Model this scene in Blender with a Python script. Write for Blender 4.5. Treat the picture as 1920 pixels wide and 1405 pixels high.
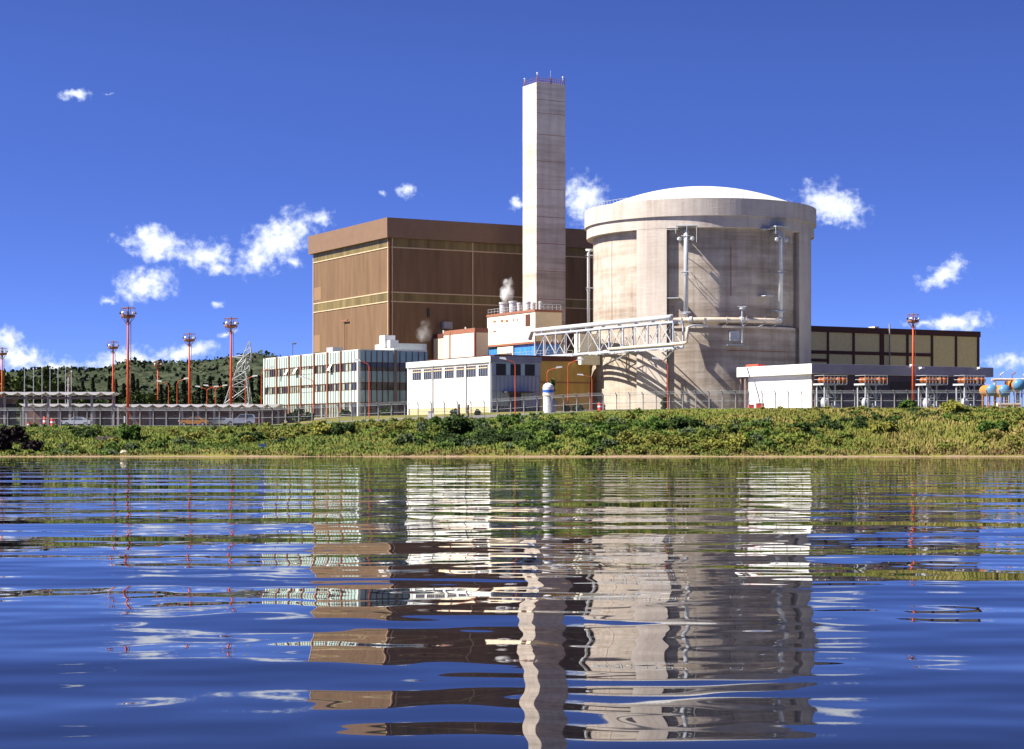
import bpy, math, random
import numpy as np
from mathutils import Vector
random.seed(7); rng = np.random.default_rng(7)
for o in list(bpy.data.objects): bpy.data.objects.remove(o)
SC = bpy.context.scene
COL = SC.collection
# ------------------------------------------------------------------ camera
F = 3500.0; W0, H0, HOR, EYE = 1920, 1405, 815, 3.0
cam = bpy.data.cameras.new("camera"); camo = bpy.data.objects.new("camera", cam); COL.objects.link(camo)
camo.location = (0, 0, EYE); camo.rotation_euler = (math.radians(90), 0, 0)
cam.sensor_width = 36; cam.lens = F/W0*36; cam.shift_y = (HOR-H0/2)/W0
cam.clip_end = 20000; cam.clip_start = 0.5
SC.camera = camo
# ------------------------------------------------------------------ sun + exposure
EL = math.radians(45); sdx, sdy = -.970, -.243
sun_dir = Vector((sdx*math.cos(EL), sdy*math.cos(EL), math.sin(EL))).normalized()
sl = bpy.data.lights.new("sun", 'SUN'); sl.energy = 5.0; sl.angle = math.radians(.5); sl.color = (1, .95, .86)
so = bpy.data.objects.new("sun", sl); COL.objects.link(so); so.rotation_euler = sun_dir.to_track_quat('Z', 'Y').to_euler()
so.location = (-200, 0, 200)
SC.view_settings.view_transform = 'Standard'; SC.view_settings.look = 'None'
SC.view_settings.exposure = 1.15; SC.view_settings.gamma = 1
SC.cycles.volume_bounces = 6; SC.cycles.max_bounces = 12
# ------------------------------------------------------------------ world: sky + clouds
world = bpy.data.worlds.new("World"); SC.world = world; world.use_nodes = True
wt = world.node_tree; wn = wt.nodes; wl = wt.links; wn.clear()
def N(nodes, t, **k):
    n = nodes.new(t)
    for a, v in k.items(): setattr(n, a, v)
    return n
def mth(nt, op, a, b=None, c=None, clamp=False):
    n = nt.nodes.new('ShaderNodeMath'); n.operation = op; n.use_clamp = clamp
    for i, v in enumerate((a, b, c)):
        if v is None: continue
        if isinstance(v, (int, float)): n.inputs[i].default_value = v
        else: nt.links.new(v, n.inputs[i])
    return n.outputs[0]
tc = N(wn, 'ShaderNodeTexCoord'); sep = N(wn, 'ShaderNodeSeparateXYZ'); wl.new(tc.outputs['Generated'], sep.inputs[0])
# look a little higher into the sky model: dry high-altitude air, deep blue down to the skyline
zup = mth(wt, 'ABSOLUTE', sep.outputs[2])
zr = mth(wt, 'MULTIPLY_ADD', zup, 2.9, .022)
cmb = N(wn, 'ShaderNodeCombineXYZ'); wl.new(sep.outputs[0], cmb.inputs[0]); wl.new(sep.outputs[1], cmb.inputs[1]); wl.new(zr, cmb.inputs[2])
nrm = N(wn, 'ShaderNodeVectorMath', operation='NORMALIZE'); wl.new(cmb.outputs[0], nrm.inputs[0])
sky = N(wn, 'ShaderNodeTexSky', sky_type='NISHITA'); sky.sun_disc = False; sky.sun_elevation = EL
sky.sun_rotation = math.atan2(sdx, sdy); sky.altitude = 600; sky.air_density = 1.0; sky.dust_density = .3; sky.ozone_density = 3.0
wl.new(nrm.outputs[0], sky.inputs[0])
tint = N(wn, 'ShaderNodeMix', data_type='RGBA', blend_type='MULTIPLY'); tint.inputs[0].default_value = 1
wl.new(sky.outputs[0], tint.inputs[6])
tm = N(wn, 'ShaderNodeMapRange'); wl.new(zup, tm.inputs[0]); tm.inputs[1].default_value = .19; tm.inputs[2].default_value = .42
tcol = N(wn, 'ShaderNodeMix', data_type='RGBA'); wl.new(tm.outputs[0], tcol.inputs[0])
tcol.inputs[6].default_value = (.74, .88, 1.72, 1); tcol.inputs[7].default_value = (.52, .50, .88, 1); wl.new(tcol.outputs[2], tint.inputs[7])
# clouds: centre, radii, tilt, weight in units of the tangent plane ahead (1/3500)
ysafe = mth(wt, 'MAXIMUM', sep.outputs[1], .02)
cu = mth(wt, 'MULTIPLY', mth(wt, 'DIVIDE', sep.outputs[0], ysafe), 35.0)
cv = mth(wt, 'MULTIPLY', mth(wt, 'DIVIDE', sep.outputs[2], ysafe), 35.0)
cp = N(wn, 'ShaderNodeCombineXYZ'); wl.new(cu, cp.inputs[0]); wl.new(cv, cp.inputs[1])
nz1 = N(wn, 'ShaderNodeTexNoise'); nz1.inputs['Scale'].default_value = 2.6; nz1.inputs['Detail'].default_value = 5; nz1.inputs['Roughness'].default_value = .55
wl.new(cp.outputs[0], nz1.inputs['Vector'])
dv = N(wn, 'ShaderNodeVectorMath', operation='MULTIPLY_ADD'); wl.new(nz1.outputs['Color'], dv.inputs[0])
dv.inputs[1].default_value = (.55, .42, 0); wl.new(cp.outputs[0], dv.inputs[2])
off = N(wn, 'ShaderNodeVectorMath', operation='SUBTRACT'); wl.new(dv.outputs[0], off.inputs[0]); off.inputs[1].default_value = (.275, .21, 0)
CL = [(135,177,34,14,8,.7),(292,460,62,30,-8,1),(275,438,30,22,20,.9),(385,478,52,24,5,1),(408,503,34,16,5,.8),(520,452,84,42,32,1),
      (600,412,36,20,-10,.5),(495,482,60,22,20,.9),(272,533,58,32,8,1),(202,566,22,10,0,.6),(762,362,32,17,0,.42),(716,364,14,9,0,.3),
      (1092,374,42,42,0,1),(966,383,16,14,0,.9),(1560,384,66,36,-12,1),(1768,514,54,24,28,.85),(1795,604,70,20,4,.9),(1730,606,50,12,0,.5),
      (1890,678,70,24,0,.45),(1800,640,60,12,0,.2),(8,636,34,26,0,.9),(36,672,60,30,-10,1),(105,692,58,18,0,.9),(232,682,70,30,10,1),(350,660,62,19,4,.95),
      (300,678,80,16,0,.5),(424,626,26,9,5,.55),(412,574,26,12,0,.35),(1560,420,30,9,0,.3),(200,174,20,6,0,.2),(545,490,30,18,0,.4),
      (300,-260,160,40,5,.9),(1500,-330,200,50,5,.9),(900,-420,180,40,-5,.8)]
acc = None
for (px, py, rx, ry, rot, w) in CL:
    m = N(wn, 'ShaderNodeMapping', vector_type='TEXTURE')
    m.inputs['Location'].default_value = ((px-960)/100, (HOR-py)/100, 0)
    m.inputs['Rotation'].default_value = (0, 0, math.radians(rot))
    m.inputs['Scale'].default_value = (rx*1.12/100, ry*1.15/100, 1)
    wl.new(off.outputs[0], m.inputs[0])
    ln = N(wn, 'ShaderNodeVectorMath', operation='LENGTH'); wl.new(m.outputs[0], ln.inputs[0])
    d = mth(wt, 'MULTIPLY_ADD', ln.outputs['Value'], -.75, .80*w**.5)
    acc = d if acc is None else mth(wt, 'SMOOTH_MAX', acc, d, .25)
nz2 = N(wn, 'ShaderNodeTexNoise'); nz2.inputs['Scale'].default_value = 5.5; nz2.inputs['Detail'].default_value = 5; nz2.inputs['Roughness'].default_value = .56
wl.new(cp.outputs[0], nz2.inputs['Vector'])
dens = mth(wt, 'ADD', acc, mth(wt, 'MULTIPLY_ADD', nz2.outputs['Fac'], 1.15, -.56))
mr = N(wn, 'ShaderNodeMapRange', interpolation_type='SMOOTHSTEP'); wl.new(dens, mr.inputs[0])
mr.inputs[1].default_value = 0.0; mr.inputs[2].default_value = .66
gate = mth(wt, 'GREATER_THAN', sep.outputs[1], .02)
ca = mth(wt, 'MULTIPLY', mr.outputs[0], gate)
ca = mth(wt, 'MULTIPLY', ca, .97)
shm = N(wn, 'ShaderNodeMapRange'); wl.new(dens, shm.inputs[0]); shm.inputs[1].default_value = .25; shm.inputs[2].default_value = .95
shade = N(wn, 'ShaderNodeMix', data_type='RGBA'); wl.new(shm.outputs[0], shade.inputs[0])
shade.inputs[6].default_value = (7.6, 8.6, 11.0, 1); shade.inputs[7].default_value = (11.0, 11.0, 11.0, 1)
cm = N(wn, 'ShaderNodeMix', data_type='RGBA'); wl.new(ca, cm.inputs[0]); wl.new(tint.outputs[2], cm.inputs[6]); wl.new(shade.outputs[2], cm.inputs[7])
bg = N(wn, 'ShaderNodeBackground'); bg.inputs[1].default_value = 0.050; wl.new(cm.outputs[2], bg.inputs[0])
wo = N(wn, 'ShaderNodeOutputWorld'); wl.new(bg.outputs[0], wo.inputs[0])

# ------------------------------------------------------------------ materials
MATS = {}
def mat(name, col, rough=.8, var=.15, scale=.6, metal=0, bump=0, stretch=(1,1,1), col2=None, spec=.3, detail=5, coat=0, bscale=None, contrast=(.3,.7)):
    if name in MATS: return MATS[name]
    m = bpy.data.materials.new(name); m.use_nodes = True; nt = m.node_tree; n = nt.nodes; l = nt.links
    b = n['Principled BSDF']; b.inputs['Roughness'].default_value = rough; b.inputs['Metallic'].default_value = metal
    b.inputs['Specular IOR Level'].default_value = spec
    if coat: b.inputs['Coat Weight'].default_value = coat
    g = N(n, 'ShaderNodeNewGeometry'); mp = N(n, 'ShaderNodeMapping'); mp.inputs['Scale'].default_value = stretch
    l.new(g.outputs['Position'], mp.inputs[0])
    t = N(n, 'ShaderNodeTexNoise'); t.inputs['Scale'].default_value = scale; t.inputs['Detail'].default_value = detail; t.inputs['Roughness'].default_value = .65
    l.new(mp.outputs[0], t.inputs['Vector'])
    r = N(n, 'ShaderNodeMapRange'); r.inputs[1].default_value = contrast[0]; r.inputs[2].default_value = contrast[1]; l.new(t.outputs['Fac'], r.inputs[0])
    mx = N(n, 'ShaderNodeMix', data_type='RGBA'); l.new(r.outputs[0], mx.inputs[0])
    c2 = col2 or tuple(c*(1+var) for c in col)
    mx.inputs[6].default_value = (*[c*(1-var) for c in col], 1); mx.inputs[7].default_value = (*c2, 1)
    l.new(mx.outputs[2], b.inputs['Base Color'])
    if bump:
        t2 = N(n, 'ShaderNodeTexNoise'); t2.inputs['Scale'].default_value = bscale or scale*6; t2.inputs['Detail'].default_value = 4; l.new(g.outputs['Position'], t2.inputs['Vector'])
        bp = N(n, 'ShaderNodeBump'); bp.inputs['Distance'].default_value = bump; bp.inputs['Strength'].default_value = .6; l.new(t2.outputs['Fac'], bp.inputs['Height']); l.new(bp.outputs[0], b.inputs['Normal'])
    MATS[name] = m; return m

def concrete(name, col, band=.35, bandscale=.9, streak=.25, mott=.15, dark=(.55,.48,.45), lo=.50, hi=.74):
    """board-marked concrete: horizontal pour bands, vertical streaks and mottling"""
    m = bpy.data.materials.new(name); m.use_nodes = True; nt = m.node_tree; n = nt.nodes; l = nt.links
    b = n['Principled BSDF']; b.inputs['Roughness'].default_value = .92; b.inputs['Specular IOR Level'].default_value = .15
    g = N(n, 'ShaderNodeNewGeometry')
    def nz(sc, st, lo, hi, det=5):
        mp = N(n, 'ShaderNodeMapping'); mp.inputs['Scale'].default_value = st; l.new(g.outputs['Position'], mp.inputs[0])
        t = N(n, 'ShaderNodeTexNoise'); t.inputs['Scale'].default_value = sc; t.inputs['Detail'].default_value = det; t.inputs['Roughness'].default_value = .6
        l.new(mp.outputs[0], t.inputs['Vector'])
        r = N(n, 'ShaderNodeMapRange'); r.inputs[1].default_value = lo; r.inputs[2].default_value = hi; l.new(t.outputs['Fac'], r.inputs[0]); return r.outputs[0]
    f1 = nz(bandscale, (.05, .05, 1), lo, hi, 5)
    f2 = nz(.8, (1, 1, .05), .48, .75)
    f3 = nz(.35, (1, 1, 1), .3, .72, 8)
    fine = nz(2.3, (.16, .16, 1), .35, .8, 6)
    def dk(prev, fac, amt):
        mx = N(n, 'ShaderNodeMix', data_type='RGBA', blend_type='MULTIPLY'); l.new(mth(nt, 'MULTIPLY', fac, amt), mx.inputs[0])
        if isinstance(prev, tuple): mx.inputs[6].default_value = (*prev, 1)
        else: l.new(prev, mx.inputs[6])
        mx.inputs[7].default_value = (*dark, 1); return mx.outputs[2]
    c = dk(col, f1, band); c = dk(c, f2, streak); c = dk(c, f3, mott); c = dk(c, fine, band*.35)
    l.new(c, b.inputs['Base Color'])
    bp = N(n, 'ShaderNodeBump'); bp.inputs['Distance'].default_value = .02; l.new(fine, bp.inputs['Height']); l.new(bp.outputs[0], b.inputs['Normal'])
    MATS[name] = m; return m

M_conc = concrete('reactor_concrete', (.585, .515, .435), .85, .45, .6, .6, dark=(.52,.46,.41), lo=.44, hi=.70)
M_butt = concrete('buttress_concrete', (.57, .505, .44), .15, .5, .5, .35)
M_dome = mat('white_dome_coating', (.66, .65, .62), .7, .05, .3)
M_stack = concrete('stack_concrete', (.70, .62, .53), .8, .45, .3, .35, dark=(.52,.45,.40), lo=.46, hi=.70)
M_brown = mat('brown_cladding', (.150, .088, .045), .62, .10, .7, col2=(.20,.120,.064), bump=.02, stretch=(1,1,.12), spec=.25)
M_brownp = mat('pale_brown_patch_panel', (.25, .15, .08), .6, .06, 1.5)
M_cornice = mat('brown_cornice_sheet', (.20, .122, .072), .55, .08, .8, spec=.3)
M_cream = mat('cream_trim', (.55, .42, .26), .6, .08, 1)
M_strip = mat('green_brown_translucent_sheet', (.17, .125, .045), .5, .35, .5, stretch=(1,1,.05), contrast=(.35,.65))
M_mint = mat('mint_spandrel_panel', (.44, .58, .52), .4, .07, .5, spec=.5)
M_bluegl = mat('blue_grey_spandrel_glass', (.20, .30, .34), .22, .12, .5, spec=.6)
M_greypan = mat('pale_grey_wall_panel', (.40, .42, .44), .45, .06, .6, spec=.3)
M_mull = mat('brown_mullion', (.14, .055, .03), .6, .15, 1)
M_win = mat('dark_window_glass', (.035, .04, .045), .12, .4, .7, spec=.7)
M_winl = mat('curtained_window_glass', (.30, .34, .27), .25, .35, 1.2, spec=.6)
M_white = mat('white_wall_paint', (.78, .77, .74), .75, .05, .5)
M_offw = mat('offwhite_concrete_fascia', (.62, .64, .60), .8, .08, .5)
M_greyf = mat('grey_blue_tone', (.31, .30, .32), .8, .12, .5)  # shade tone of two roof fascias; own grey of pipes and boxes
M_beige = mat('beige_render', (.72, .60, .38), .8, .06, .5)
M_creamwall = mat('cream_render', (.80, .71, .52), .8, .05, .5)
M_ochre = mat('ochre_cladding', (.50, .30, .085), .7, .12, .8, stretch=(1,1,.3))
M_rust = mat('red_brown_fascia', (.28, .115, .07), .7, .12, .8)
M_dkrust = mat('dark_brown_fascia', (.10, .035, .025), .7, .12, .8)
M_blueg = mat('bright_blue_glazing', (.05, .22, .62), .3, .35, 1.6, stretch=(1,1,.1))
M_tan = mat('tan_brick_panel', (.85, .64, .30), .85, .10, 2.2, bump=.01)
M_darkw = mat('dark_grey_tone', (.085, .07, .095), .85, .15, .5)  # shade tone of the diesel house front; also workshop plinth, door, canopy
M_steel = mat('galvanised_steel', (.40, .42, .45), .5, .12, 1, metal=.25)
M_wsteel = mat('white_painted_steel', (.44, .46, .49), .5, .08, 1)
M_pipe = mat('pale_pipe_lagging', (.52, .53, .53), .45, .12, .9, metal=.1)
M_cpipe = mat('cream_pipe_lagging', (.62, .52, .40), .5, .15, .9)
M_red = mat('orange_red_mast_paint', (.58, .085, .025), .55, .12, .6)
M_dark = mat('dark_fitting', (.04, .035, .035), .6, .2, 1)
M_lamp = mat('white_lamp_housing', (.8, .8, .78), .4, .05, 1)
M_fpost = mat('fence_post_concrete', (.32, .30, .30), .9, .15, 1)
M_shell = mat('white_shell_roof', (.80, .77, .73), .8, .06, .5)
M_cport = mat('carport_concrete', (.20, .15, .135), .9, .15, .8)
M_slat = mat('brown_grey_slat_wall', (.19, .115, .095), .9, .25, 1.5, stretch=(1,1,.15))
M_asph = mat('asphalt', (.17, .155, .155), .95, .12, .5)
M_road = mat('pale_road', (.36, .31, .27), .95, .1, .4)
M_brick = mat('cream_brick_plinth', (.55, .42, .24), .85, .15, 2)
M_orange = mat('orange_rust_metal', (.40, .06, .015), .6, .4, 1.5, col2=(.52,.17,.03))
M_btank = mat('sky_blue_tank_paint', (.09, .24, .42), .35, .1, .6)
M_yellow = mat('orange_yellow_paint', (.50, .22, .05), .45, .1, .6)
M_redc = mat('bright_red_paint', (.70, .07, .04), .5, .1, .8)
M_bstripe = mat('blue_band_paint', (.05, .15, .50), .4, .1, 1)
M_sign = mat('blue_sign_sheet', (.05, .075, .25), .5, .2, 2)
M_rock = mat('pale_rock', (.55, .46, .33), .95, .25, 1.2, bump=.1)
M_bark = mat('bark', (.10, .07, .05), .95, .25, 2)
M_tyre = mat('tyre_rubber', (.02, .02, .02), .9, .1, 2)
M_carw = mat('pale_silver_car_paint', (.50, .53, .57), .35, .05, 1, spec=.5, coat=.3)
M_carhood = mat('white_car_paint', (.78, .78, .78), .35, .05, 1, spec=.5, coat=.3)
M_cyp = mat('cypress_foliage', (.028, .040, .018), .9, .4, .9)
M_leaf = mat('broadleaf_foliage', (.060, .095, .022), .85, .4, .9, col2=(.12,.16,.04))
M_leafd = mat('deep_green_foliage', (.045, .075, .018), .85, .4, .9)
M_hill = mat('hill_tree_foliage', (.042,.060,.034), .95, .3, .02, col2=(.075,.095,.052), spec=.03)
M_purple = mat('dark_purple_foliage', (.022, .012, .012), .9, .4, 1.2)

# ------------------------------------------------------------------ geometry helpers
TH = math.radians(28.6); S_, C_ = math.sin(TH), math.cos(TH)
def AB(a, b, z=0): return (-S_*a + C_*b, C_*a + S_*b, z+EYE)      # z measured from the eye level
def a_at(b, px): u = (px-960)/F; return b*(C_-u*S_)/(S_+u*C_)
def b_at(a, px): u = (px-960)/F; return a*(u*C_+S_)/(C_-u*S_)
def zrel(py, Y): return (HOR-py)/F*Y
def PX(px, py, Y): return ((px-960)/F*Y, Y, EYE+(HOR-py)/F*Y)
BOXF = [(0,3,2,1),(4,5,6,7),(0,1,5,4),(1,2,6,5),(2,3,7,6),(3,0,4,7)]
EACH = {'upright','diagonal','bracket','flange','vertical_flashing','horizontal_flashing','relief_hood','beacon_lamp','roof_vent','antenna','mullion','stay','pipe_saddle',
        'brace','leg','duct_support','saddle','valve_pipe','wall_strut','support','pilaster','insulator','pour_joint','expansion_joint','roof_plant_box','pale_panel','frame','transom','pane','foot','rail_beam'}
class MB:
    def __init__(s): s.v = []; s.f = []; s.smooth = False; s.parts = []
    def add(s, vs, fs):
        s.parts.append(([tuple(v) for v in vs], [tuple(f) for f in fs])); o = len(s.v); s.v += [tuple(v) for v in vs]; s.f += [tuple(i+o for i in f) for f in fs]; return s
    def ab(s, a0, a1, b0, b1, z0, z1):       # box on the plant's grid
        a0, a1 = sorted((a0, a1)); b0, b1 = sorted((b0, b1))
        s.add([AB(a,b,z) for z in (z0,z1) for (a,b) in ((a0,b0),(a0,b1),(a1,b1),(a1,b0))], BOXF); return s
    def box(s, x0, x1, y0, y1, z0, z1):
        s.add([(x,y,z) for z in (z0,z1) for (x,y) in ((x0,y0),(x1,y0),(x1,y1),(x0,y1))], BOXF); return s
    def tube(s, pts, r, n=8, cap=True):
        pts = [Vector(p) for p in pts]; rr = r if isinstance(r, (list, tuple)) else [r]*len(pts)
        rings = []; up0 = None
        for i, p in enumerate(pts):
            d = (pts[min(i+1,len(pts)-1)]-pts[max(i-1,0)]).normalized()
            ref = Vector((0,0,1)) if abs(d.z) < .95 else Vector((1,0,0))
            x = d.cross(ref).normalized()
            if up0 is not None and x.dot(up0) < 0 and abs(d.z) < .95: x = x
            up0 = x; y = d.cross(x).normalized()
            rings.append([p+(x*math.cos(2*math.pi*k/n)+y*math.sin(2*math.pi*k/n))*rr[i] for k in range(n)])
        vs = [v for r_ in rings for v in r_]; fs = []
        for i in range(len(rings)-1):
            for k in range(n): fs.append((i*n+k, i*n+(k+1)%n, (i+1)*n+(k+1)%n, (i+1)*n+k))
        if cap: fs.append(tuple(range(n-1,-1,-1))); fs.append(tuple((len(rings)-1)*n+k for k in range(n)))
        s.add(vs, fs); return s
    def lathe(s, prof, c=(0,0,0), n=24):      # profile (r, z)
        vs = []; fs = []
        for (r, z) in prof:
            for k in range(n): t = 2*math.pi*k/n; vs.append((c[0]+r*math.cos(t), c[1]+r*math.sin(t), c[2]+z))
        for i in range(len(prof)-1):
            for k in range(n): fs.append((i*n+k, i*n+(k+1)%n, (i+1)*n+(k+1)%n, (i+1)*n+k))
        s.add(vs, fs); return s
    def prism(s, poly, y0, y1, axis='y'):     # polygon in (x,z), extruded along y
        n = len(poly)
        if axis == 'y': vs = [(p[0], y0, p[1]) for p in poly]+[(p[0], y1, p[1]) for p in poly]
        s.add(vs, [tuple(range(n)), tuple(range(2*n-1, n-1, -1))]+[(i, i+n, (i+1)%n+n, (i+1)%n) for i in range(n)]); return s
    def build(s, name, m, parent=None, smooth=False):
        if name in EACH and len(s.parts) > 1:      # separate pieces become separate parts
            for (v, f) in s.parts:
                q = MB(); q.v, q.f, q.parts = v, f, [(v, f)]; o = q.build(name, m, parent, smooth)
            return o
        me = bpy.data.meshes.new(name)
        o = bpy.data.objects.new(name, me); COL.objects.link(o)
        loc = Vector((0,0,0))
        if parent:
            r = parent
            while r.parent: r = r.parent
            loc = r.location; o.parent = parent
        me.from_pydata([(v[0]-loc.x, v[1]-loc.y, v[2]-loc.z) for v in s.v], [], s.f); me.materials.append(m)
        me.update()
        if smooth or s.smooth:
            me.polygons.foreach_set('use_smooth', [True]*len(me.polygons))
        return o
def tag(o, label=None, cat=None, group=None, kind=None):
    if label: o['label'] = label
    if cat: o['category'] = cat
    if group: o['group'] = group
    if kind: o['kind'] = kind
    return o
def thing(name, label, cat, loc=(0,0,0), group=None, rz=0):
    o = bpy.data.objects.new(name, None); COL.objects.link(o); o.location = loc; o.rotation_euler = (0,0,rz); o.empty_display_size = .5
    return tag(o, label, cat, group)
def copy_tree(o, parent=None):
    c = o.copy(); COL.objects.link(c)
    if parent: c.parent = parent
    for ch in list(o.children): copy_tree(ch, c)
    return c
def np_mesh(name, v, f, m, cols=None, parent=None, smooth=False):
    me = bpy.data.meshes.new(name); k = f.shape[1]
    me.vertices.add(len(v)); me.vertices.foreach_set('co', v.astype(np.float32).ravel())
    me.loops.add(f.size); me.loops.foreach_set('vertex_index', f.astype(np.int32).ravel())
    me.polygons.add(len(f)); me.polygons.foreach_set('loop_start', np.arange(0, f.size, k, dtype=np.int32)); me.polygons.foreach_set('loop_total', np.full(len(f), k, dtype=np.int32))
    if smooth: me.polygons.foreach_set('use_smooth', np.ones(len(f), bool))
    me.update(calc_edges=True)
    if cols is not None:
        ca_ = me.color_attributes.new('tint', 'FLOAT_COLOR', 'POINT')
        ca_.data.foreach_set('color', np.concatenate([cols, np.ones((len(cols),1))], 1).astype(np.float32).ravel())
    me.materials.append(m); o = bpy.data.objects.new(name, me); COL.objects.link(o)
    if parent: o.parent = parent
    return o
def leaf_quads(c, size, up=.3, aspect=1.0):
    """c: Nx3 centres -> randomly turned leaf quads"""
    n = len(c); d1 = rng.normal(size=(n,3)); d1[:,2] *= (1-up); d1 /= np.linalg.norm(d1,axis=1)[:,None]
    d2 = rng.normal(size=(n,3)); d2 -= (d2*d1).sum(1)[:,None]*d1; d2 /= np.linalg.norm(d2,axis=1)[:,None]
    sz = (size*(.6+.8*rng.random(n)))[:,None] if np.isscalar(size) else (size*(.6+.8*rng.random(n)))[:,None]
    d1 = d1*sz; d2 = d2*sz*aspect
    v = np.stack([c-d1-d2*.6, c+d1*.7-d2, c+d1+d2*.6, c-d1*.7+d2], 1).reshape(-1,3)
    f = np.arange(4*n).reshape(-1,4); return v, f

# ------------------------------------------------------------------ terrain
UC = [-2500,0,450,550,650,750,900,1000,1100,1300,1900,4400]
CREST = [1.2,1.2,1.2,1.4,1.75,2.1,2.35,2.9,3.4,3.8,3.9,3.9]
ROWS = [(282.9,CREST),
        (295,[1.2,1.2,1.25,1.7,2.4,2.9,3.5,3.65,3.85,4,3.9,3.9]),
        (320,[1.2,1.2,1.3,2.4,3.1,3.3,3.6,3.8,3.9,4,3.9,3.9]),
        (345,[1.2,1.2,1.8,3.1,3.3,3.4,3.6,3.8,3.9,4,3.9,3.9]),
        (400,[1.3,1.3,2.8,3.4,3.5,3.6,3.7,3.9,4,4,4,4]),
        (600,[2,2,3,3.5,3.6,3.7,3.8,4,4,4,4,4]),(1000,[3]*6+[4]*6),(6000,[6]*12)]
RY = [r[0] for r in ROWS]; RZ = np.array([r[1] for r in ROWS], float)
def vnoise(x, y, seed=0):
    x = np.asarray(x, float); y = np.asarray(y, float); r = 0
    for k in range(5):
        g = np.random.default_rng(seed*31+k); an = g.random(4)*6.28; ph = g.random(4)*6.28
        f = 2**k
        for a, p in zip(an, ph): r = r+np.sin((x*math.cos(a)+y*math.sin(a))*f+p)/f/4
    return r
def ground(X, Y):
    """terrain height, absolute z (water surface is 0)"""
    X = np.asarray(X, float); Y = np.asarray(Y, float)
    u = X/np.maximum(Y,1)*F+960
    cz = np.array([np.interp(u, UC, RZ[i]) for i in range(len(RY))])
    out = np.zeros(np.broadcast(X,Y).shape)
    for i in range(len(RY)-1):
        t = np.clip((Y-RY[i])/(RY[i+1]-RY[i]), 0, 1); sel = (Y >= RY[i])&(Y <= RY[i+1]); out = np.where(sel, cz[i]*(1-t)+cz[i+1]*t, out)
    sh = 250.5+.9*vnoise(X*.12, 0*X, 3)+.3*vnoise(X*.7, 0*X, 4)
    t = (Y-sh)/(280.5-sh)
    prof = np.interp(t, [-.3,0,.06,.35,.7,.93,1.2],[-.35,0,.05,.42,.82,1,1])
    low = -3+prof*(cz[0]+3)+ np.clip(np.minimum(t*6,(1-t)*3),0,1)*.35*vnoise(X*.35, Y*.35, 5)
    return np.where(Y < 283, low, out)+EYE
def gz(x, y): return float(ground(np.array([x]), np.array([y]))[0])
def make_terrain():
    us = np.concatenate([np.linspace(-2500,-200,30,endpoint=False), np.linspace(-200,2120,420), np.linspace(2150,4400,30)])
    ys = np.concatenate([np.linspace(240,284,70), np.linspace(285,345,40), np.linspace(348,450,30), np.linspace(470,6000,30)])
    U, Y = np.meshgrid(us, ys); X = (U-960)/F*Y; Z = ground(X, Y)
    v = np.stack([X,Y,Z],-1).reshape(-1,3); nc = len(us); i = np.arange(len(ys)-1)[:,None]*nc+np.arange(nc-1)[None,:]; i = i.ravel()
    f = np.stack([i,i+1,i+nc+1,i+nc],1)
    m = bpy.data.materials.new('earth_and_turf'); m.use_nodes = True; nt = m.node_tree; n = nt.nodes; l = nt.links
    b = n['Principled BSDF']; b.inputs['Roughness'].default_value = .95; b.inputs['Specular IOR Level'].default_value = .1
    g = N(n,'ShaderNodeNewGeometry'); s = N(n,'ShaderNodeSeparateXYZ'); l.new(g.outputs['Position'], s.inputs[0])
    t = N(n,'ShaderNodeTexNoise'); t.inputs['Scale'].default_value=.22; t.inputs['Detail'].default_value=8; t.inputs['Roughness'].default_value=.7; l.new(g.outputs['Position'], t.inputs['Vector'])
    cr = N(n,'ShaderNodeValToRGB'); l.new(t.outputs['Fac'], cr.inputs[0]); e = cr.color_ramp.elements
    e[0].position=.3; e[0].color=(.09,.10,.022,1); e[1].position=.7; e[1].color=(.26,.21,.07,1)
    x = e.new(.5); x.color=(.16,.15,.035,1)
    zz = mth(nt,'MULTIPLY_ADD', t.outputs['Fac'], .9, s.outputs[2])
    r = N(n,'ShaderNodeMapRange'); l.new(zz, r.inputs[0]); r.inputs[1].default_value=.50; r.inputs[2].default_value=.66
    mx = N(n,'ShaderNodeMix',data_type='RGBA'); l.new(r.outputs[0], mx.inputs[0]); l.new(cr.outputs[0], mx.inputs[7])
    t3 = N(n,'ShaderNodeTexNoise'); t3.inputs['Scale'].default_value=2.0; l.new(g.outputs['Position'], t3.inputs['Vector'])
    sm = N(n,'ShaderNodeMix',data_type='RGBA'); l.new(t3.outputs['Fac'], sm.inputs[0]); sm.inputs[6].default_value=(.13,.075,.045,1); sm.inputs[7].default_value=(.42,.31,.21,1)
    l.new(sm.outputs[2], mx.inputs[6]); l.new(mx.outputs[2], b.inputs['Base Color'])
    o = np_mesh('ground', v, f, m, smooth=True); tag(o, kind='structure')
make_terrain()
def strip(name, pts, width, m, dz=.06, kind='structure', n=60):
    """road ribbon following the terrain; pts (x,y)"""
    P = np.array(pts, float); d = np.r_[0, np.cumsum(np.linalg.norm(np.diff(P,axis=0),axis=1))]
    s = np.linspace(0, d[-1], n); cx = np.interp(s,d,P[:,0]); cy = np.interp(s,d,P[:,1]); tx = np.gradient(cx); ty = np.gradient(cy); L = np.hypot(tx,ty); nx, ny = -ty/L, tx/L
    K = 7; vs = []; 
    for k in range(K):
        w = (k/(K-1)-.5)*width; x = cx+nx*w; y = cy+ny*w; vs.append(np.stack([x,y,ground(x,y)+dz],1))
    v = np.stack(vs,1).reshape(-1,3); i = (np.arange(n-1)[:,None]*K+np.arange(K-1)[None,:]).ravel(); f = np.stack([i,i+1,i+K+1,i+K],1)
    return tag(np_mesh(name, v, f, m), kind=kind)
def XY(px, Y): return ((px-960)/F*Y, Y)
strip('perimeter_road', [XY(p,286.5) for p in range(-400,2400,40)], 4.6, M_asph, n=220)
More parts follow.
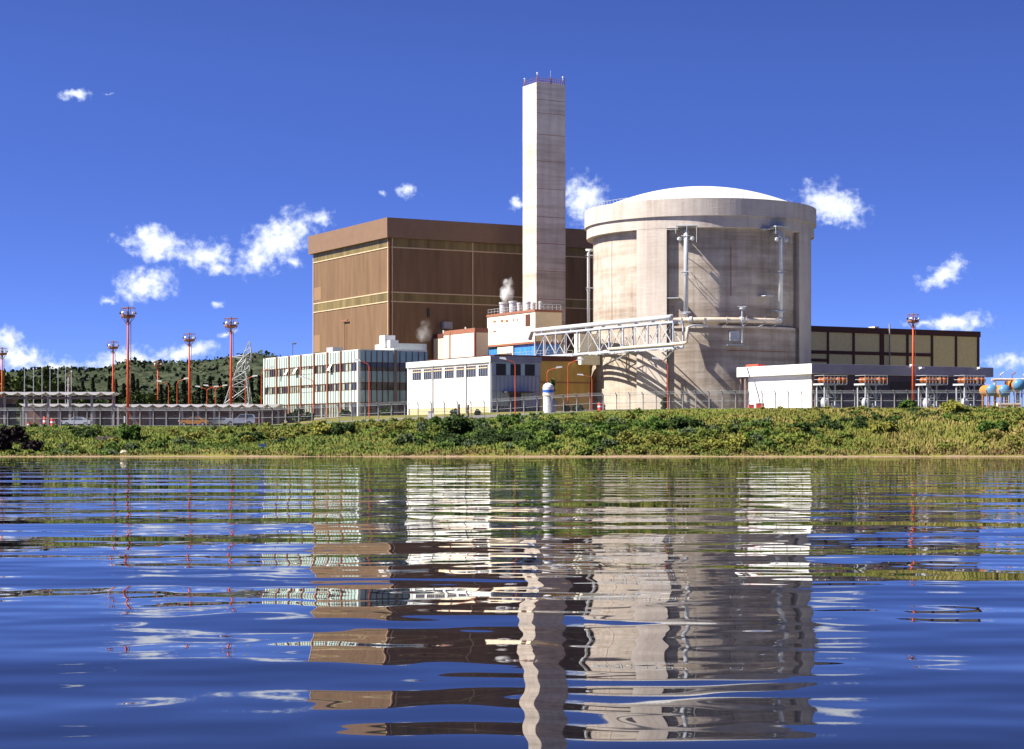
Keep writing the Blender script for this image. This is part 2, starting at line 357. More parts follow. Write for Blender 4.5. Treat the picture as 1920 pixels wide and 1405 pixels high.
strip('access_road', [XY(330,291),XY(440,297),XY(520,306),XY(600,316),XY(665,322),XY(760,322)], 5.5, M_road, dz=.08)
strip('parking_apron', [XY(-300,312),XY(150,312),XY(430,312)], 42, M_asph, dz=.05)
strip('plant_yard', [AB(262,150)[:2],AB(262,190)[:2],AB(238,232)[:2],AB(238,300)[:2]], 22, M_asph, dz=.07)

# ------------------------------------------------------------------ hills
def make_hills():
    px = np.linspace(-3000, 5000, 700); 
    sk = np.interp(px, [-3000,-1000,-200,0,140,200,225,245,262,290,340,400,430,455,475,495,520,600,750,1000,1400,1850,1920,2400,5000],
                       [735,715,712,708,702,703,695,688,694,697,694,692,690,683,678,681,684,690,700,712,735,762,764,760,745])
    rows = 110; vs = []
    for j in range(rows):
        t = j/(rows-1); Y = 1250+t*1000
        top = (HOR-sk)/F*1950
        prof = math.sin(min(t/.7,1)*math.pi/2)**1.4 if t <= .7 else 1-.35*((t-.7)/.3)
        X = (px-960)/F*Y
        z = top*prof + 7*vnoise(X*.011, Y*.011+0*X, 8)*prof + 2.2*vnoise(X*.06, Y*.07+0*X, 9)*prof
        if j == 0: z = z*0-8
        vs.append(np.stack([X, Y+0*X, z+EYE],1))
    v = np.concatenate(vs); nc = len(px); i = (np.arange(rows-1)[:,None]*nc+np.arange(nc-1)[None,:]).ravel(); f = np.stack([i,i+1,i+nc+1,i+nc],1)
    m = mat('hill_scrub', (.028,.042,.024), .95, .3, .05, col2=(.082,.092,.055), detail=12, bump=9, bscale=.13, contrast=(.36,.68), spec=.03)
    tag(np_mesh('hills', v, f, m, smooth=True), kind='structure')
make_hills()

# ------------------------------------------------------------------ water
def make_water():
    m = bpy.data.materials.new('lake_water'); m.use_nodes = True; nt = m.node_tree; n = nt.nodes; l = nt.links
    b = n['Principled BSDF']; b.inputs['Base Color'].default_value = (.006,.007,.012,1); b.inputs['Roughness'].default_value = 0.015
    b.inputs['IOR'].default_value = 1.25
    g = N(n,'ShaderNodeNewGeometry')
    def nz(sx, sy, rot, det, amp, rough=.5):
        mp = N(n,'ShaderNodeMapping'); mp.inputs['Scale'].default_value=(sx,sy,1); mp.inputs['Rotation'].default_value=(0,0,math.radians(rot)); l.new(g.outputs['Position'], mp.inputs[0])
        t = N(n,'ShaderNodeTexNoise'); t.inputs['Scale'].default_value=1; t.inputs['Detail'].default_value=det; t.inputs['Roughness'].default_value=rough; l.new(mp.outputs[0], t.inputs['Vector'])
        return mth(nt,'MULTIPLY', t.outputs['Fac'], amp)
    h = mth(nt,'ADD', nz(.066,.15,-4,0,.235), nz(.16,.40,6,0,.052))
    h = mth(nt,'ADD', h, nz(.7,1.0,0,0,.018))
    bp = N(n,'ShaderNodeBump'); bp.inputs['Distance'].default_value=1; bp.inputs['Strength'].default_value=1
    l.new(h, bp.inputs['Height']); l.new(bp.outputs[0], b.inputs['Normal'])
    xs = [-900,-150,150,900]; ys = [-200,5,60,256]
    v = np.array([(x,y,0) for y in ys for x in xs], float); f = np.array([(j*4+i,j*4+i+1,j*4+i+5,j*4+i+4) for j in range(3) for i in range(3)])
    tag(np_mesh('water', v, f, m), kind='structure')
make_water()
# ------------------------------------------------------------------ reactor building
DC = Vector((35.9, 357.0)); _t = -DC.normalized(); D0 = Vector((_t.x,_t.y)); R0 = Vector((-_t.y, _t.x))
def DP(phi, r, z): p = DC + (D0*math.cos(phi)+R0*math.sin(phi))*r; return (p.x, p.y, z+EYE)
GZ = 3.6
def reactor():
    root = thing('reactor_building', 'huge cylindrical grey concrete reactor building with white domed roof', 'reactor building', (DC.x, DC.y, GZ+EYE))
    # wall ring: radius depends on angle (buttresses) and height (recesses)
    zs = [GZ-1, 20.0, 20.0001, 20.4, 37.2, 37.2001, 38.4]
    def band(name, z0, z1, rw, m):
        mb = MB(); pts = []
        angs = []
        for k in range(4):
            c = math.radians(-24+90*k); h = math.radians(8)
            angs += [(c-h, 0), (c-h, 1)] + [(c-h+2*h*j/6, 1) for j in range(1,6)] + [(c+h, 1), (c+h, 0)]
            e = c+h; nx = c+math.radians(90)-h
            angs += [(e+(nx-e)*j/24, 0) for j in range(1,24)]
        ring = [(a, 21.5 if q else rw) for a, q in angs]; n = len(ring)
        vs = [DP(a, r, z) for z in (z0,z1) for a, r in ring]
        mb.add(vs, [(i,(i+1)%n,(i+1)%n+n,i+n) for i in range(n)]+[tuple(range(n,2*n))])
        return mb.build(name, m, root)
    band('lower_wall', GZ-1.5, 19.6, 20.75, M_conc)
    band('upper_wall', 19.6, 37.3, 20.3, M_conc)
    # buttresses
    for k in range(4):
        c = math.radians(-24+90*k); h = math.radians(8.0); mb = MB(); q = [c-h+2*h*j/8 for j in range(9)]
        ring = [(a,21.56) for a in q]; n = 9
        mb.add([DP(a,r,z) for z in (GZ-1.5,37.3) for a,r in ring], [(i,i+1,i+1+n,i+n) for i in range(n-1)])
        mb.add([DP(a,r,z) for z in (GZ-1.5,37.3) for a,r in ((c-h,20.2),(c-h,21.56))], [(0,1,3,2)])
        mb.add([DP(a,r,z) for z in (GZ-1.5,37.3) for a,r in ((c+h,21.56),(c+h,20.2))], [(0,1,3,2)])
        mb.build('buttress', M_butt, root)
    def ringpart(name, prof, m, n=128, sm=False):
        mb = MB().lathe(prof, (DC.x,DC.y,EYE), n); return mb.build(name, m, root, smooth=sm)
    ringpart('collar', [(20,37.25),(21.6,37.25),(21.6,39.5),(20,39.5)], M_butt)
    g = ringpart('ring_girder', [(21.4,39.35),(22.0,39.35),(22.0,42.5),(20.9,42.6),(20,42.2)], M_butt)
    prof = [(21.0*(1-i/24), 42.1+5.0*(1-(1-i/24)**2)) for i in range(25)]; prof[-1] = (.01, 47.1)
    ringpart('dome_roof', prof, M_dome, sm=True)
    # ledge around the foot of the upper wall
    mb = MB(); n = 30; q = [math.radians(-14+70*j/n) for j in range(n+1)]
    for r0,r1,z0,z1 in ((20.6,21.05,19.2,19.6),):
        for i in range(n): mb.add([DP(a,r,z) for z in (z0,z1) for a,r in ((q[i],r1),(q[i+1],r1),(q[i+1],r0),(q[i],r0))], BOXF)
    mb.build('ledge', M_butt, root)
    mb = MB().tube([DP(math.radians(-88+110*j/40), 20.9, 42.35+1.0) for j in range(41)], .05, 4)
    for j in range(41): mb.tube([DP(math.radians(-88+110*j/40), 20.9, 42.2), DP(math.radians(-88+110*j/40), 20.9, 43.4)], .04, 4)
    mb.build('roof_railing', M_steel, root)
    # construction joints and equipment hatch patches
    mb = MB(); 
    for ph,z0,z1 in ((16,25,34),(-53,21,36)): mb.add([DP(math.radians(ph)+s*.0035, 20.33, z) for z in (z0,z1) for s in (-1,1)], [(0,1,3,2)])
    mb.build('expansion_joint', M_rust, root)
    mb = MB()
    for j in range(12): 
        a = [math.radians(14+36*(j+q)/12) for q in (0,1)]; mb.add([DP(a[0],20.78,15.05),DP(a[1],20.78,15.05),DP(a[1],20.78,15.2),DP(a[0],20.78,15.2)], [(0,1,2,3)])
    mb.build('pour_joint', M_rust, root)
    # small wall-mounted equipment box with platform
    hb = MB(); c = math.radians(17)
    def lb(mb, ph, r0, r1, w, z0, z1):
        a = math.radians(ph); dw = w/2/r1; mb.add([DP(q,r,z) for z in (z0,z1) for q,r in ((a-dw,r1),(a+dw,r1),(a+dw,r0),(a-dw,r0))], BOXF)
    lb(hb, 17, 20.7, 21.5, 1.7, 16.9, 18.6); hb.build('wall_cabinet', M_steel, root)
    pb = MB(); lb(pb, 17, 20.7, 22.6, 2.9, 16.0, 16.2)
    for k in (-1,0,1): pb.tube([DP(c+k*.06,22.5,16.2), DP(c+k*.06,22.5,17.3)], .05, 5)
    pb.tube([DP(c-.06,22.5,17.3), DP(c+.06,22.5,17.3)], .05, 5); pb.build('wall_platform', M_steel, root)
    return root
reactor()

def dome_pipes():
    # vertical pipes with top brackets, each its own run
    def riser(ph, ztop, zbot, label):
        a = math.radians(ph); r = 22.7 if ph > -50 else 21.3; t = thing('riser_pipe', label, 'pipe', DP(a, r, zbot), 'vertical vent pipes on the reactor wall')
        MB().tube([DP(a,20.4,ztop),DP(a,21.8,ztop),DP(a,r-.15,ztop-.1),DP(a,r,ztop-.6),DP(a,r,zbot)], .42 if ph > -50 else .27, 12).build('pipe', M_pipe, t, smooth=True)
        b = MB()
        for z in (ztop-1.0, (ztop+zbot)/2+.5, zbot+1.2):
            for s in (-1,1): b.tube([DP(a+s*.035,20.3,z), DP(a+s*.035,r+.1,z)], .07, 5)
            b.tube([DP(a-.035,r+.45,z), DP(a+.035,r+.45,z)], .09, 5)
        b.build('bracket', M_steel, t)
        p = MB()
        def lb(mb, da0, da1, r0, r1, z0, z1):
            if ph < -50: return
            mb.add([DP(a+q,r_,z) for z in (z0,z1) for q,r_ in ((da0,r1),(da1,r1),(da1,r0),(da0,r0))], BOXF)
        lb(p, -.075,.085, 20.3, 23.5, ztop+.75, ztop+.9)
        for q in ((-.075,.01,.085) if ph > -50 else ()):
            p.tube([DP(a+q,23.4,ztop+.8), DP(a+q,23.4,ztop-2.2 if q>0 else ztop-.6)], .06, 5)
        lb(p, -.16,-.07, 20.3, 22.3, ztop+.3, ztop+.4)
        if ph > -50: p.build('top_platform', M_wsteel, t)
        c = MB()
        for s in (-.05,.05): c.lathe([(.05,-.75),(.42,-.5),(.42,-.1),(.05,.1)], DP(a+s, 22.9, ztop-1.2), 10)
        if ph > -50: c.build('relief_hood', M_pipe, t)
        d = MB(); d.lathe([(.2,0),(.62 if ph > -50 else .4,0),(.62 if ph > -50 else .4,.25),(.2,.25)], DP(a,r,zbot+.9), 12); d.lathe([(.2,0),(.55 if ph > -50 else .36,0),(.55 if ph > -50 else .36,.2),(.2,.2)], DP(a,r,(zbot+ztop)/2), 12); d.build('flange', M_wsteel, t)
        if ph > -50: l = MB(); lb(l, -.15,-.06, 20.3, 22.6, zbot+3.8, zbot+3.95); l.build('side_platform', M_wsteel, t)
        if ph == -6.2:    # slanted stays that throw the long shadows over the wall
            s = MB()
            s.tube([DP(a-.05,22.9,ztop-1.5), DP(a-.02,20.35,ztop-4.4)], .06, 5); s.tube([DP(a+.06,23.3,(zbot+ztop)/2), DP(a+.1,20.35,(zbot+ztop)/2-2)], .06, 5)
            s.build('stay', M_steel, t)
    riser(-6.2, 36.6, 20.7, 'vertical white-blue pipe in the middle of the reactor wall above the truss end')
    riser(40, 36.8, 21.2, 'vertical pale pipe near the right side of the reactor wall')
    riser(-83, 35.2, 19.8, 'vertical pipe on the left edge of the reactor wall beside the stack')
    # header pipe: along the truss, then round the wall and up into the right riser
    pts = [AB(a, 177.9, 20.25) for a in (318,305,290,275,269)]
    h = thing('header_pipe', 'thick cream horizontal pipe running from the truss bridge round the reactor wall', 'pipe', pts[-1])
    q = [DP(math.radians(p), 22.95, 20.5) for p in range(-10, 39, 3)]
    tail = [DP(math.radians(39.2),22.9,20.55), DP(math.radians(40),22.8,20.9), DP(math.radians(40),22.7,21.6)]
    MB().tube([AB(319,177.9,18.6)]+pts, .43, 12).build('bridge_run', M_pipe, h, smooth=True)
    MB().tube([pts[-1], DP(math.radians(-15),24.4,20.3)]+q, .47, 12).build('wall_run', M_cpipe, h, smooth=True)
    MB().tube([q[-1]]+tail, .42, 12).build('elbow', M_pipe, h, smooth=True)
    s = MB()
    for p in (-8,2,12,21,30,37):
        s.tube([DP(math.radians(p),20.6,19.4), DP(math.radians(p),23.5,19.9)], .08, 5); s.tube([DP(math.radians(p),23.4,19.9), DP(math.radians(p),23.45,21.2)], .07, 5)
    s.build('support', M_steel, h)
    f = MB(); 
    for p in (-4,19): f.tube([DP(math.radians(p-.6),22.95,20.5), DP(math.radians(p+.6),22.95,20.5)], .66, 12)
    f.tube([DP(math.radians(19),23.2,16.4), DP(math.radians(19),23.2,22.6)], .13, 6); f.lathe([(.05,0),(.5,.05),(.5,.35),(.05,.4)], DP(math.radians(19),23.2,22.4), 10)
    f.tube([DP(math.radians(17),23.2,22.9), DP(math.radians(21),23.2,22.9)], .08, 5)
    f.build('flange', M_wsteel, h)
    # drain pipe slung at the truss foot
    d = thing('drain_pipe', 'thinner cream pipe along the foot of the truss turning up at its right end', 'pipe', AB(268,177,15.3))
    P0 = [AB(a, 177.0, 15.45) for a in (288,280,272,267.5)]; e = AB(263.3,177.0,15.5)
    MB().tube(P0+[e, AB(263.0,177.0,15.7), AB(262.9,177.05,16.2), AB(262.9,177.1,18.1)], .27, 10).build('pipe', M_cpipe, d, smooth=True)
    MB().tube([AB(262.9,177.1,18.1), AB(263.2,178.5,18.5), AB(264,182,18.6)], .18, 8).build('return_bend', M_pipe, d, smooth=True)
dome_pipes()

def truss():
    t = thing('truss_bridge', 'long pale steel lattice pipe bridge from the ochre building to the reactor', 'truss bridge', AB(292,178,15))
    a0, a1, z0 = 267.3, 315.7, 15.0
    zt = lambda a: 19.35+ (a-a0)/(a1-a0)*.05
    nb = 6; aa = [a0+(a1-a0)*i/nb for i in range(nb+1)]
    for b in (177.2, 179.2):
        c = MB(); 
        c.ab(a0,a1,b-.14,b+.14,z0-.2,z0+.2); c.build('bottom_chord', M_wsteel, t)
        c = MB(); c.ab(a0,a1,b-.14,b+.14,19.15,19.5); c.build('top_chord', M_wsteel, t)
        v = MB()
        for i,a in enumerate(aa):
            v.ab(a-.11,a+.11,b-.11,b+.11,z0+.2,19.15)
            if i < nb: m = (a+aa[i+1])/2; v.ab(m-.05,m+.05,b-.05,b+.05,z0+.2,19.15)
        v.build('upright', M_wsteel, t)
        g = MB()
        for i in range(nb):
            m = (aa[i]+aa[i+1])/2
            g.tube([AB(aa[i],b,z0+.2), AB(m,b,19.15)], .08, 5); g.tube([AB(m,b,19.15), AB(aa[i+1],b,z0+.2)], .08, 5)
        g.build('diagonal', M_wsteel, t)
    f = MB(); f.ab(a0,a1,177.9,178.5,z0-.05,z0+.08); f.build('walkway', M_steel, t)
    x = MB()
    for i,a in enumerate(aa):
        x.ab(a-.07,a+.07,177.35,179.05,19.2,19.4); x.ab(a-.1,a+.1,177.35,179.05,z0-.25,z0-.07)
        if i < nb: x.tube([AB(a,177.3,19.3),AB(aa[i+1],179.1,19.3)], .06, 4)
    x.build('cross_bracing', M_wsteel, t)
    s = MB(); s.ab(298.5,301.5,177.4,181.5,13.0,14.75); s.ab(299,301,177.4,181.5,15.3,18.8); s.build('landing_bracket', M_creamwall, t)
    s = MB()
    for a in (268.2,281.5):
        p = AB(a,178.2,14.8); s.tube([p, DP(math.radians(-20 if a<270 else -62),20.6,12.8)], .14, 6)
        s.tube([AB(a,178.9,14.8), DP(math.radians(-20 if a<270 else -62),20.6,14.9)], .12, 6)
    s.build('wall_strut', M_steel, t)
    p = MB()
    for a in np.linspace(a0+2,a1-2,9): p.ab(a-.15,a+.15,177.5,178.3,19.45,19.8)
    p.build('pipe_saddle', M_steel, t)
truss()

# ------------------------------------------------------------------ turbine hall
def hall():
    a0, b0, a1, b1 = 350.4, 162.2, 391, 262
    t = thing('turbine_hall', 'large dark brown clad turbine hall with overhanging cornice behind the stack', 'industrial building', AB(370,200,3.6))
    MB().ab(a0,a1,b0,b1,2.5,40.8).build('wall', M_brown, t)
    c = MB(); c.ab(a0-.9,a1+.9,b0-.9,b1+.9,40.6,44.7); c.build('cornice', M_cornice, t)
    # translucent strips (parts) and cream flashings
    for z0,z1 in ((38.85,40.58),(27.65,29.3)):
        s = MB(); s.ab(a0+.5,a1-.2,b0-.06,b0+.2,z0,z1); s.build('glazed_strip', M_strip, t)
        s = MB(); s.ab(a0-.06,a0+.2,b0+.8,b1-.2,z0,z1); s.build('glazed_strip', M_strip, t)
    f = MB()
    for z in (38.7,29.42,27.5):
        f.ab(a0+.3,a1,b0-.14,b0-.003,z-.11,z+.11); f.ab(a0-.14,a0-.003,b0+.3,b1,z-.11,z+.11)
    f.build('horizontal_flashing', M_cream, t)
    v = MB()
    for b in (b0+.62, b_at(a0, 886)): v.ab(a0-.16,a0-.142,b-.1,b+.1,3,40.55); v.ab(a0-.142,a0-.003,b-.1,b+.1,3,40.55)
    v.ab(a1-.25,a1+.02,b0-.16,b0-.145,3,40.55)
    v.ab(a0+.35,a0+.55,b0-.16,b0-.145,3,40.55)
    v.build('vertical_flashing', M_cream, t)
    cn = MB(); cn.ab(a0-.10,a0+.12,b0-.10,b0+.35,3,40.55); cn.build('corner_post', M_mull, t)
    for (p0,p1,y0,y1) in ((577,587,540,564),(588,602,538,562),(576,600,628,660)):
        p = MB(); A1, A0 = min(a_at(b0,p0),a1-.3), a_at(b0,p1); Y = AB(A0,b0)[1]
        p.ab(A0,A1,b0-.03,b0+.1,zrel(y1,Y),zrel(y0,Y)); p.build('pale_panel', M_brownp, t)
    h = MB(); aP = a_at(b0,650); h.tube([AB(aP,b0-.5,13),AB(aP,b0-.5,24)], .09,6); h.ab(aP-1.6,aP+1.6,b0-.62,b0-.4,24.6,24.85); h.build('wall_mast', M_rust, t)
    w = MB(); bq = b_at(a0,803); Y = AB(a0,bq)[1]; w.ab(a0-.2,a0,bq-.25,bq+.25,zrel(595,Y),zrel(578,Y)); w.build('wall_vent', M_dark, t)
    bq = b_at(a0,836); w = MB(); w.ab(a0-1.1,a0,bq-1,bq+1,zrel(616,Y),zrel(603,Y)); w.build('louvre_box', M_greyf, t)
hall()

def stack():
    t = thing('vent_stack', 'tall square concrete ventilation stack rising between hall and reactor', 'chimney', AB(338,192,3.6))
    a0,a1,b0,b1 = 335.7,341.6,188.8,195.7
    MB().ab(a0,a1,b0,b1,3,72.7).build('shaft', M_stack, t)
    MB().ab(a0+.5,a1-.5,b0+.5,b1-.5,72.7,72.95).build('cap_slab', M_stack, t)
    r = MB()
    ps = [(a0+.2,b0+.2),(a1-.2,b0+.2),(a0+.2,b1-.2),(a0+.2,(b0+b1)/2),(a1-.2,b1-.2)]
    for (a,b) in ps: r.tube([AB(a,b,72.6),AB(a,b,74.2)], .09,5)
    for i in range(14): b = b0+.2+(b1-b0-.4)*i/13; r.tube([AB(a0+.2,b,72.7),AB(a0+.2,b,73.7)], .05,4)
    for z in (73.2,73.7):
        r.tube([AB(a0+.2,b0+.2,z),AB(a0+.2,b1-.2,z)],.05,4); r.tube([AB(a0+.2,b0+.2,z),AB(a1-.2,b0+.2,z)],.05,4)
    r.build('rooftop_railing', M_rust, t)
    for (a,b,h) in ((a0+.2,b0+.3,74.5),(a1-.3,b0+.3,74.2),(a0+.2,b1-.5,74.2)):
        l = MB(); l.tube([AB(a,b,73.5),AB(a,b,h)],.07,5); l.lathe([(.05,0),(.18,.05),(.18,.25),(.05,.3)],AB(a,b,h),8); l.build('beacon_lamp', M_lamp, t)
    an = MB()
    for (a,b,h) in ((a0+2,b0+1.2,75.2),(a0+1,b0+3.9,75.6)): an.tube([AB(a,b,72.9),AB(a,b,h)],.04,4)
    an.build('antenna', M_steel, t)
    j = MB()
    for z in (69.2,66.4,62,56.5,50.8,45,39.5,33.8,28):
        j.ab(a0-.012,a0,b0+.05,b1-.05,z-.05,z+.05)
    j.build('pour_joint', M_rust, t)
stack()

def lab():
    a0,a1,b0,b1 = 319.2,339.3,179.2,185.2
    t = thing('laboratory_block', 'cream boxy rooftop block with brown edge trim in front of the stack', 'building', AB(329,182,14.5))
    MB().ab(a0,a1,b0,b1,18.3,24.1).build('wall', M_creamwall, t)
    bz = MB(); bz.ab(a0-.03,a0-.001,b0,b1,18.3,24.1); bz.build('end_panel', M_beige, t)
    r = MB(); r.ab(a0-.15,a1+.1,b0-.15,b1+.1,24.1,24.55); r.ab(a0-.1,a1,b0-.1,b1,17.9,18.3); r.build('roof_trim', M_rust, t)
    MB().ab(a0+.3,a1,b0+.4,b1,14.6,17.9).build('undercroft_wall', M_blueg, t)
    w = MB(); w.ab(a_at(b0,961)-.0,a_at(b0,932),b0+.1,b0+.39,14.6,17.7); w.build('white_kiosk_panel', M_creamwall, t)
    for (p0,p1,v0,v1) in ((925,930,473,490),(939,944,466,488),(948,953,466,488),(962,964,460,480),(970,972,458,478),(925,930,562,575)):
        q = MB(); A1,A0 = a_at(b0,p0),a_at(b0,p1); Y = AB(A0,b0)[1]; q.ab(A0,A1,b0-.05,b0+.1,zrel(500+v1/4.684,Y),zrel(500+v0/4.684,Y)); q.build('window', M_rust, t)
    q = MB(); A1,A0 = a_at(b0,985.5),a_at(b0,994.5); Y = AB(A0,b0)[1]; q.ab(A0,A1,b0-.06,b0+.1,zrel(611.5,Y),zrel(589,Y)); q.build('door', M_dkrust, t)
    for p,h,r_ in ((944,2.4,.8),(962,2.4,.8),(974,1.9,.45),(990,1.9,.5),(1000,1.6,.45),(1013,1.7,.3)):
        v = MB(); a = min(a_at(b0+1.3,p),a1-.8) if p<1003 else a0+1; b = b0+1.3 if p<1003 else b_at(a0+1,p)
        v.lathe([(.02,h+.1),(r_*1.15,h),(r_*1.15,h-.35),(r_,h-.35),(r_,0)][::-1], AB(a,b,24.5), 16); v.build('roof_vent', M_pipe, t, smooth=False)
    g = MB()
    def rail(p, q, n):
        P, Q = Vector(p), Vector(q)
        for i in range(n+1): c = P.lerp(Q,i/n); g.tube([c, c+Vector((0,0,1.1))],.035,4)
        for z in (.55,1.1): g.tube([P+Vector((0,0,z)),Q+Vector((0,0,z))],.035,4)
    rail(AB(a0+.1,b0+.1,24.5),AB(a1-.2,b0+.1,24.5),14); rail(AB(a0+.1,b0+.1,24.5),AB(a0+.1,b1-.1,24.5),6); g.build('roof_railing', M_wsteel, t)
    g = MB(); rail(AB(301,172,14.6),AB(318,172,14.6),10); rail(AB(301,172,14.6),AB(301,177,14.6),4); g.build('terrace_railing', M_steel, t)
    # ochre service building beneath
    s = thing('service_building', 'ochre clad service building with dark brown top edge left of the reactor', 'building', AB(310,172,3.7))
    MB().ab(300,345,160,180.2,2.5,13.6).build('wall', M_ochre, s)
    MB().ab(299.8,345.2,159.8,180.3,13.6,14.55).build('roof_edge', M_dkrust, s)
    MB().ab(299.93,300,160.2,180.1,9.55,9.8).build('string_course', M_rust, s)
    d = MB(); d.lathe([(1.3,0),(1.3,1),(1.1,1.6),(.6,2.0),(.05,2.15)], AB(306,182,14.5), 16); tag(d.build('roof_tank', M_beige, smooth=True), 'rounded cream tank on the roof behind the truss bridge', 'tank')
    # small annex block
    x = thing('annex_block', 'small cream block with brown pilaster and rust top edge beside the dark hall', 'building', AB(338,173,3.7))
    A0,A1,B0,B1 = 330.2,349.8,171.6,174.6
    am = a_at(B0,832); zT = zrel(615,AB(A0,B0)[1])
    MB().ab(A0,am,B0,B1,2.5,zT-.9).build('wall', M_creamwall, x); MB().ab(A0-.05,am+.05,B0-.05,B1,zT-.9,zT).build('roof_edge', M_rust, x)
    MB().ab(am,A1,B0+.5,B1,2.5,zT-1.3).build('rear_wall', M_beige, x); MB().ab(am+.05,A1,B0+.4,B1,zT-1.3,zT-.4).build('rear_roof_edge', M_dkrust, x)
    p = MB(); p.ab(A0-.1,A0+.3,B0-.1,B0+.25,2.5,zT-.9); ap = a_at(B0,844); p.ab(ap-.25,ap+.25,B0-.12,B0,2.5,zT-.3); p.build('pilaster', M_rust, x)
    e = MB(); e.ab(A0-.03,A0-.001,B0+.3,B1,2.5,zT-.9); e.build('end_panel', M_beige, x)
    e = MB(); e.tube([AB(am+2,B0+1,zT-.4),AB(am+2,B0+1,zT+.3)],.2,8); e.tube([AB(A0+6,B0+1,zT),AB(A0+6,B0+1,zT+.5)],.15,8); e.build('roof_vent', M_white, x)
lab()

# ------------------------------------------------------------------ mint office block
def offices():
    a0,b0 = 300.9,133.4; a1 = 346.1; b1 = 146.8; z = [3.0,5.78,7.87,9.17,11.25,12.73,14.8]
    z[2],z[1] = 7.87,5.78
    t = thing('office_block', 'three storey office block with mint green panels and brown mullions', 'office building', AB(322,140,3.4))
    MB().ab(a0+.15,a1,b0+.15,b1-.2,2,14.6).build('core_wall', M_cport, t)
    edges = [a_at(b0, 480+v/5.403) for v in (1005,865,730,595,460,340,215,92)]
    edges[0] = a0; rw = [(5.78,3.2,'w'),(7.87,5.78,'s')]
    rows = [('w',3.0,5.70),('s',5.70,7.87),('w',7.87,9.22),('s',9.22,11.25),('w',11.25,12.73),('s',12.73,14.8)]
    for i in range(7):
        e0, e1 = edges[i]+.22, edges[i+1]-.22
        for (k,z0,z1) in rows:
            if k == 's': MB().ab(e0,e1,b0-.02,b0+.1,z0+.04,z1-.04).build('spandrel_panel', M_mint, t)
            else:
                if i == 3 and z0 > 4:   # raised sill panel bay
                    MB().ab(e0,e1,b0-.02,b0+.1,z0+.04,z1-.55).build('spandrel_panel', M_mint, t); z0 = z1-.5
                m = MB(); dark = MB(); n = 5
                w = MB().ab(e0,e1,b0+.06,b0+.12,z0,z1).build('window', M_winl, t)
                for q in range(n):
                    if random.random() < .38:
                        dark.ab(e0+(e1-e0)*q/n,e0+(e1-e0)*(q+1)/n,b0+.03,b0+.055,z0+.06,z1-.06)
                if dark.v: dark.build('pane', M_win, w)
                MB().ab(e0,e1,b0-.03,b0+.058,z1-.1,z1+.02).ab(e0,e1,b0-.03,b0+.058,z0-.02,z0+.06).build('frame', M_mull, w)
        m = MB()
        for q in range(1,5): a = e0+(e1-e0)*q/5; m.ab(a-.06,a+.06,b0-.1,b0+.05,3,14.8)
        m.build('mullion', M_mull, t)
    for i,e in enumerate(edges):
        MB().ab(e-.22,e+.22,b0-.28,b0+.2,2.5,14.95).build('pier', M_rust if i not in (0,7) else M_offw, t)
    # open hopper sashes
    for (px,zz) in ((541,11.9),(557,12.0),(622,12.1)):
        a = a_at(b0,px); h = MB(); h.add([AB(a-.5,b0-.12,zz+.6),AB(a+.5,b0-.12,zz+.6),AB(a+.5,b0-.75,zz-.5),AB(a-.5,b0-.75,zz-.5)],[(0,1,2,3)]); h.add([AB(a-.5,b0-.16,zz+.6),AB(a+.5,b0-.16,zz+.6),AB(a+.5,b0-.79,zz-.5),AB(a-.5,b0-.79,zz-.5)],[(0,1,2,3)]); h.build('open_sash', M_white, t)
    # end elevation
    bm = b_at(a0,740); be = b1
    for (k,z0,z1) in rows:
        for (q0,q1) in ((b0+.2,bm-.2),(bm+.4,be)):
            if k == 's': MB().ab(a0-.02,a0+.1,q0,q1,z0+.04,z1-.04).build('spandrel_panel', M_bluegl, t)
            else: 
                w = MB().ab(a0+.05,a0+.12,q0,q1,z0,z1).build('window', M_win, t)
                MB().ab(a0-.04,a0+.045,q0,q1,z1-.08,z1+.03).ab(a0-.04,a0+.045,q0,q1,z0-.03,z0+.06).build('frame', M_dkrust, w)
    m = MB()
    for q in range(1,6): b = b0+.2+(bm-b0-.4)*q/6; m.ab(a0-.1,a0+.04,b-.07,b+.07,3,14.8)
    for q in range(0,5): b = bm+.4+(be-bm-.4)*(q+.5)/5; m.ab(a0-.1,a0+.04,b-.07,b+.07,3,14.8)
    m.build('mullion', M_dkrust, t)
    MB().ab(a0-.2,a0+.1,bm-.2,bm+.35,2.5,14.95).build('pier', M_cport, t)
    MB().ab(a0+.05,a1,b0+.05,b1,14.8,15.0).build('roof_slab', M_offw, t)
    p = MB(); aa = a0+1.5; p.ab(aa,aa+8,b_at(aa,738),b_at(aa,800),15.0,zrel(645,AB(aa,b1)[1])); p.build('stair_penthouse', M_offw, t)
    p = MB(); aq = a_at(b0+2,716); p.ab(aq-1.2,aq+1.0,b0+2,b0+4,15.0,17.2); p.ab(aq-2.5,aq-1.2,b0+2.4,b0+4,15.0,16.3); p.build('roof_plant_box', M_white, t)
    p = MB(); aq = a_at(b0+2,618); p.ab(aq-1.5,aq+1.5,b0+2,b0+4,15.0,16.1); p.build('roof_plant_box', M_greyf, t)
    w = thing('wind_vane', 'small dark bracket arm on a thin pole above the mint office roof', 'antenna', AB(a_at(b0+3,549),b0+3,14.95))
    aq = a_at(b0+3,549); MB().tube([AB(aq,b0+3,14.95),AB(aq,b0+3,17.6)],.05,5).build('pole', M_dark, w)
    MB().ab(aq-1.6,aq+.1,b0+2.9,b0+3.1,17.5,17.75).build('arm', M_dark, w)
offices()

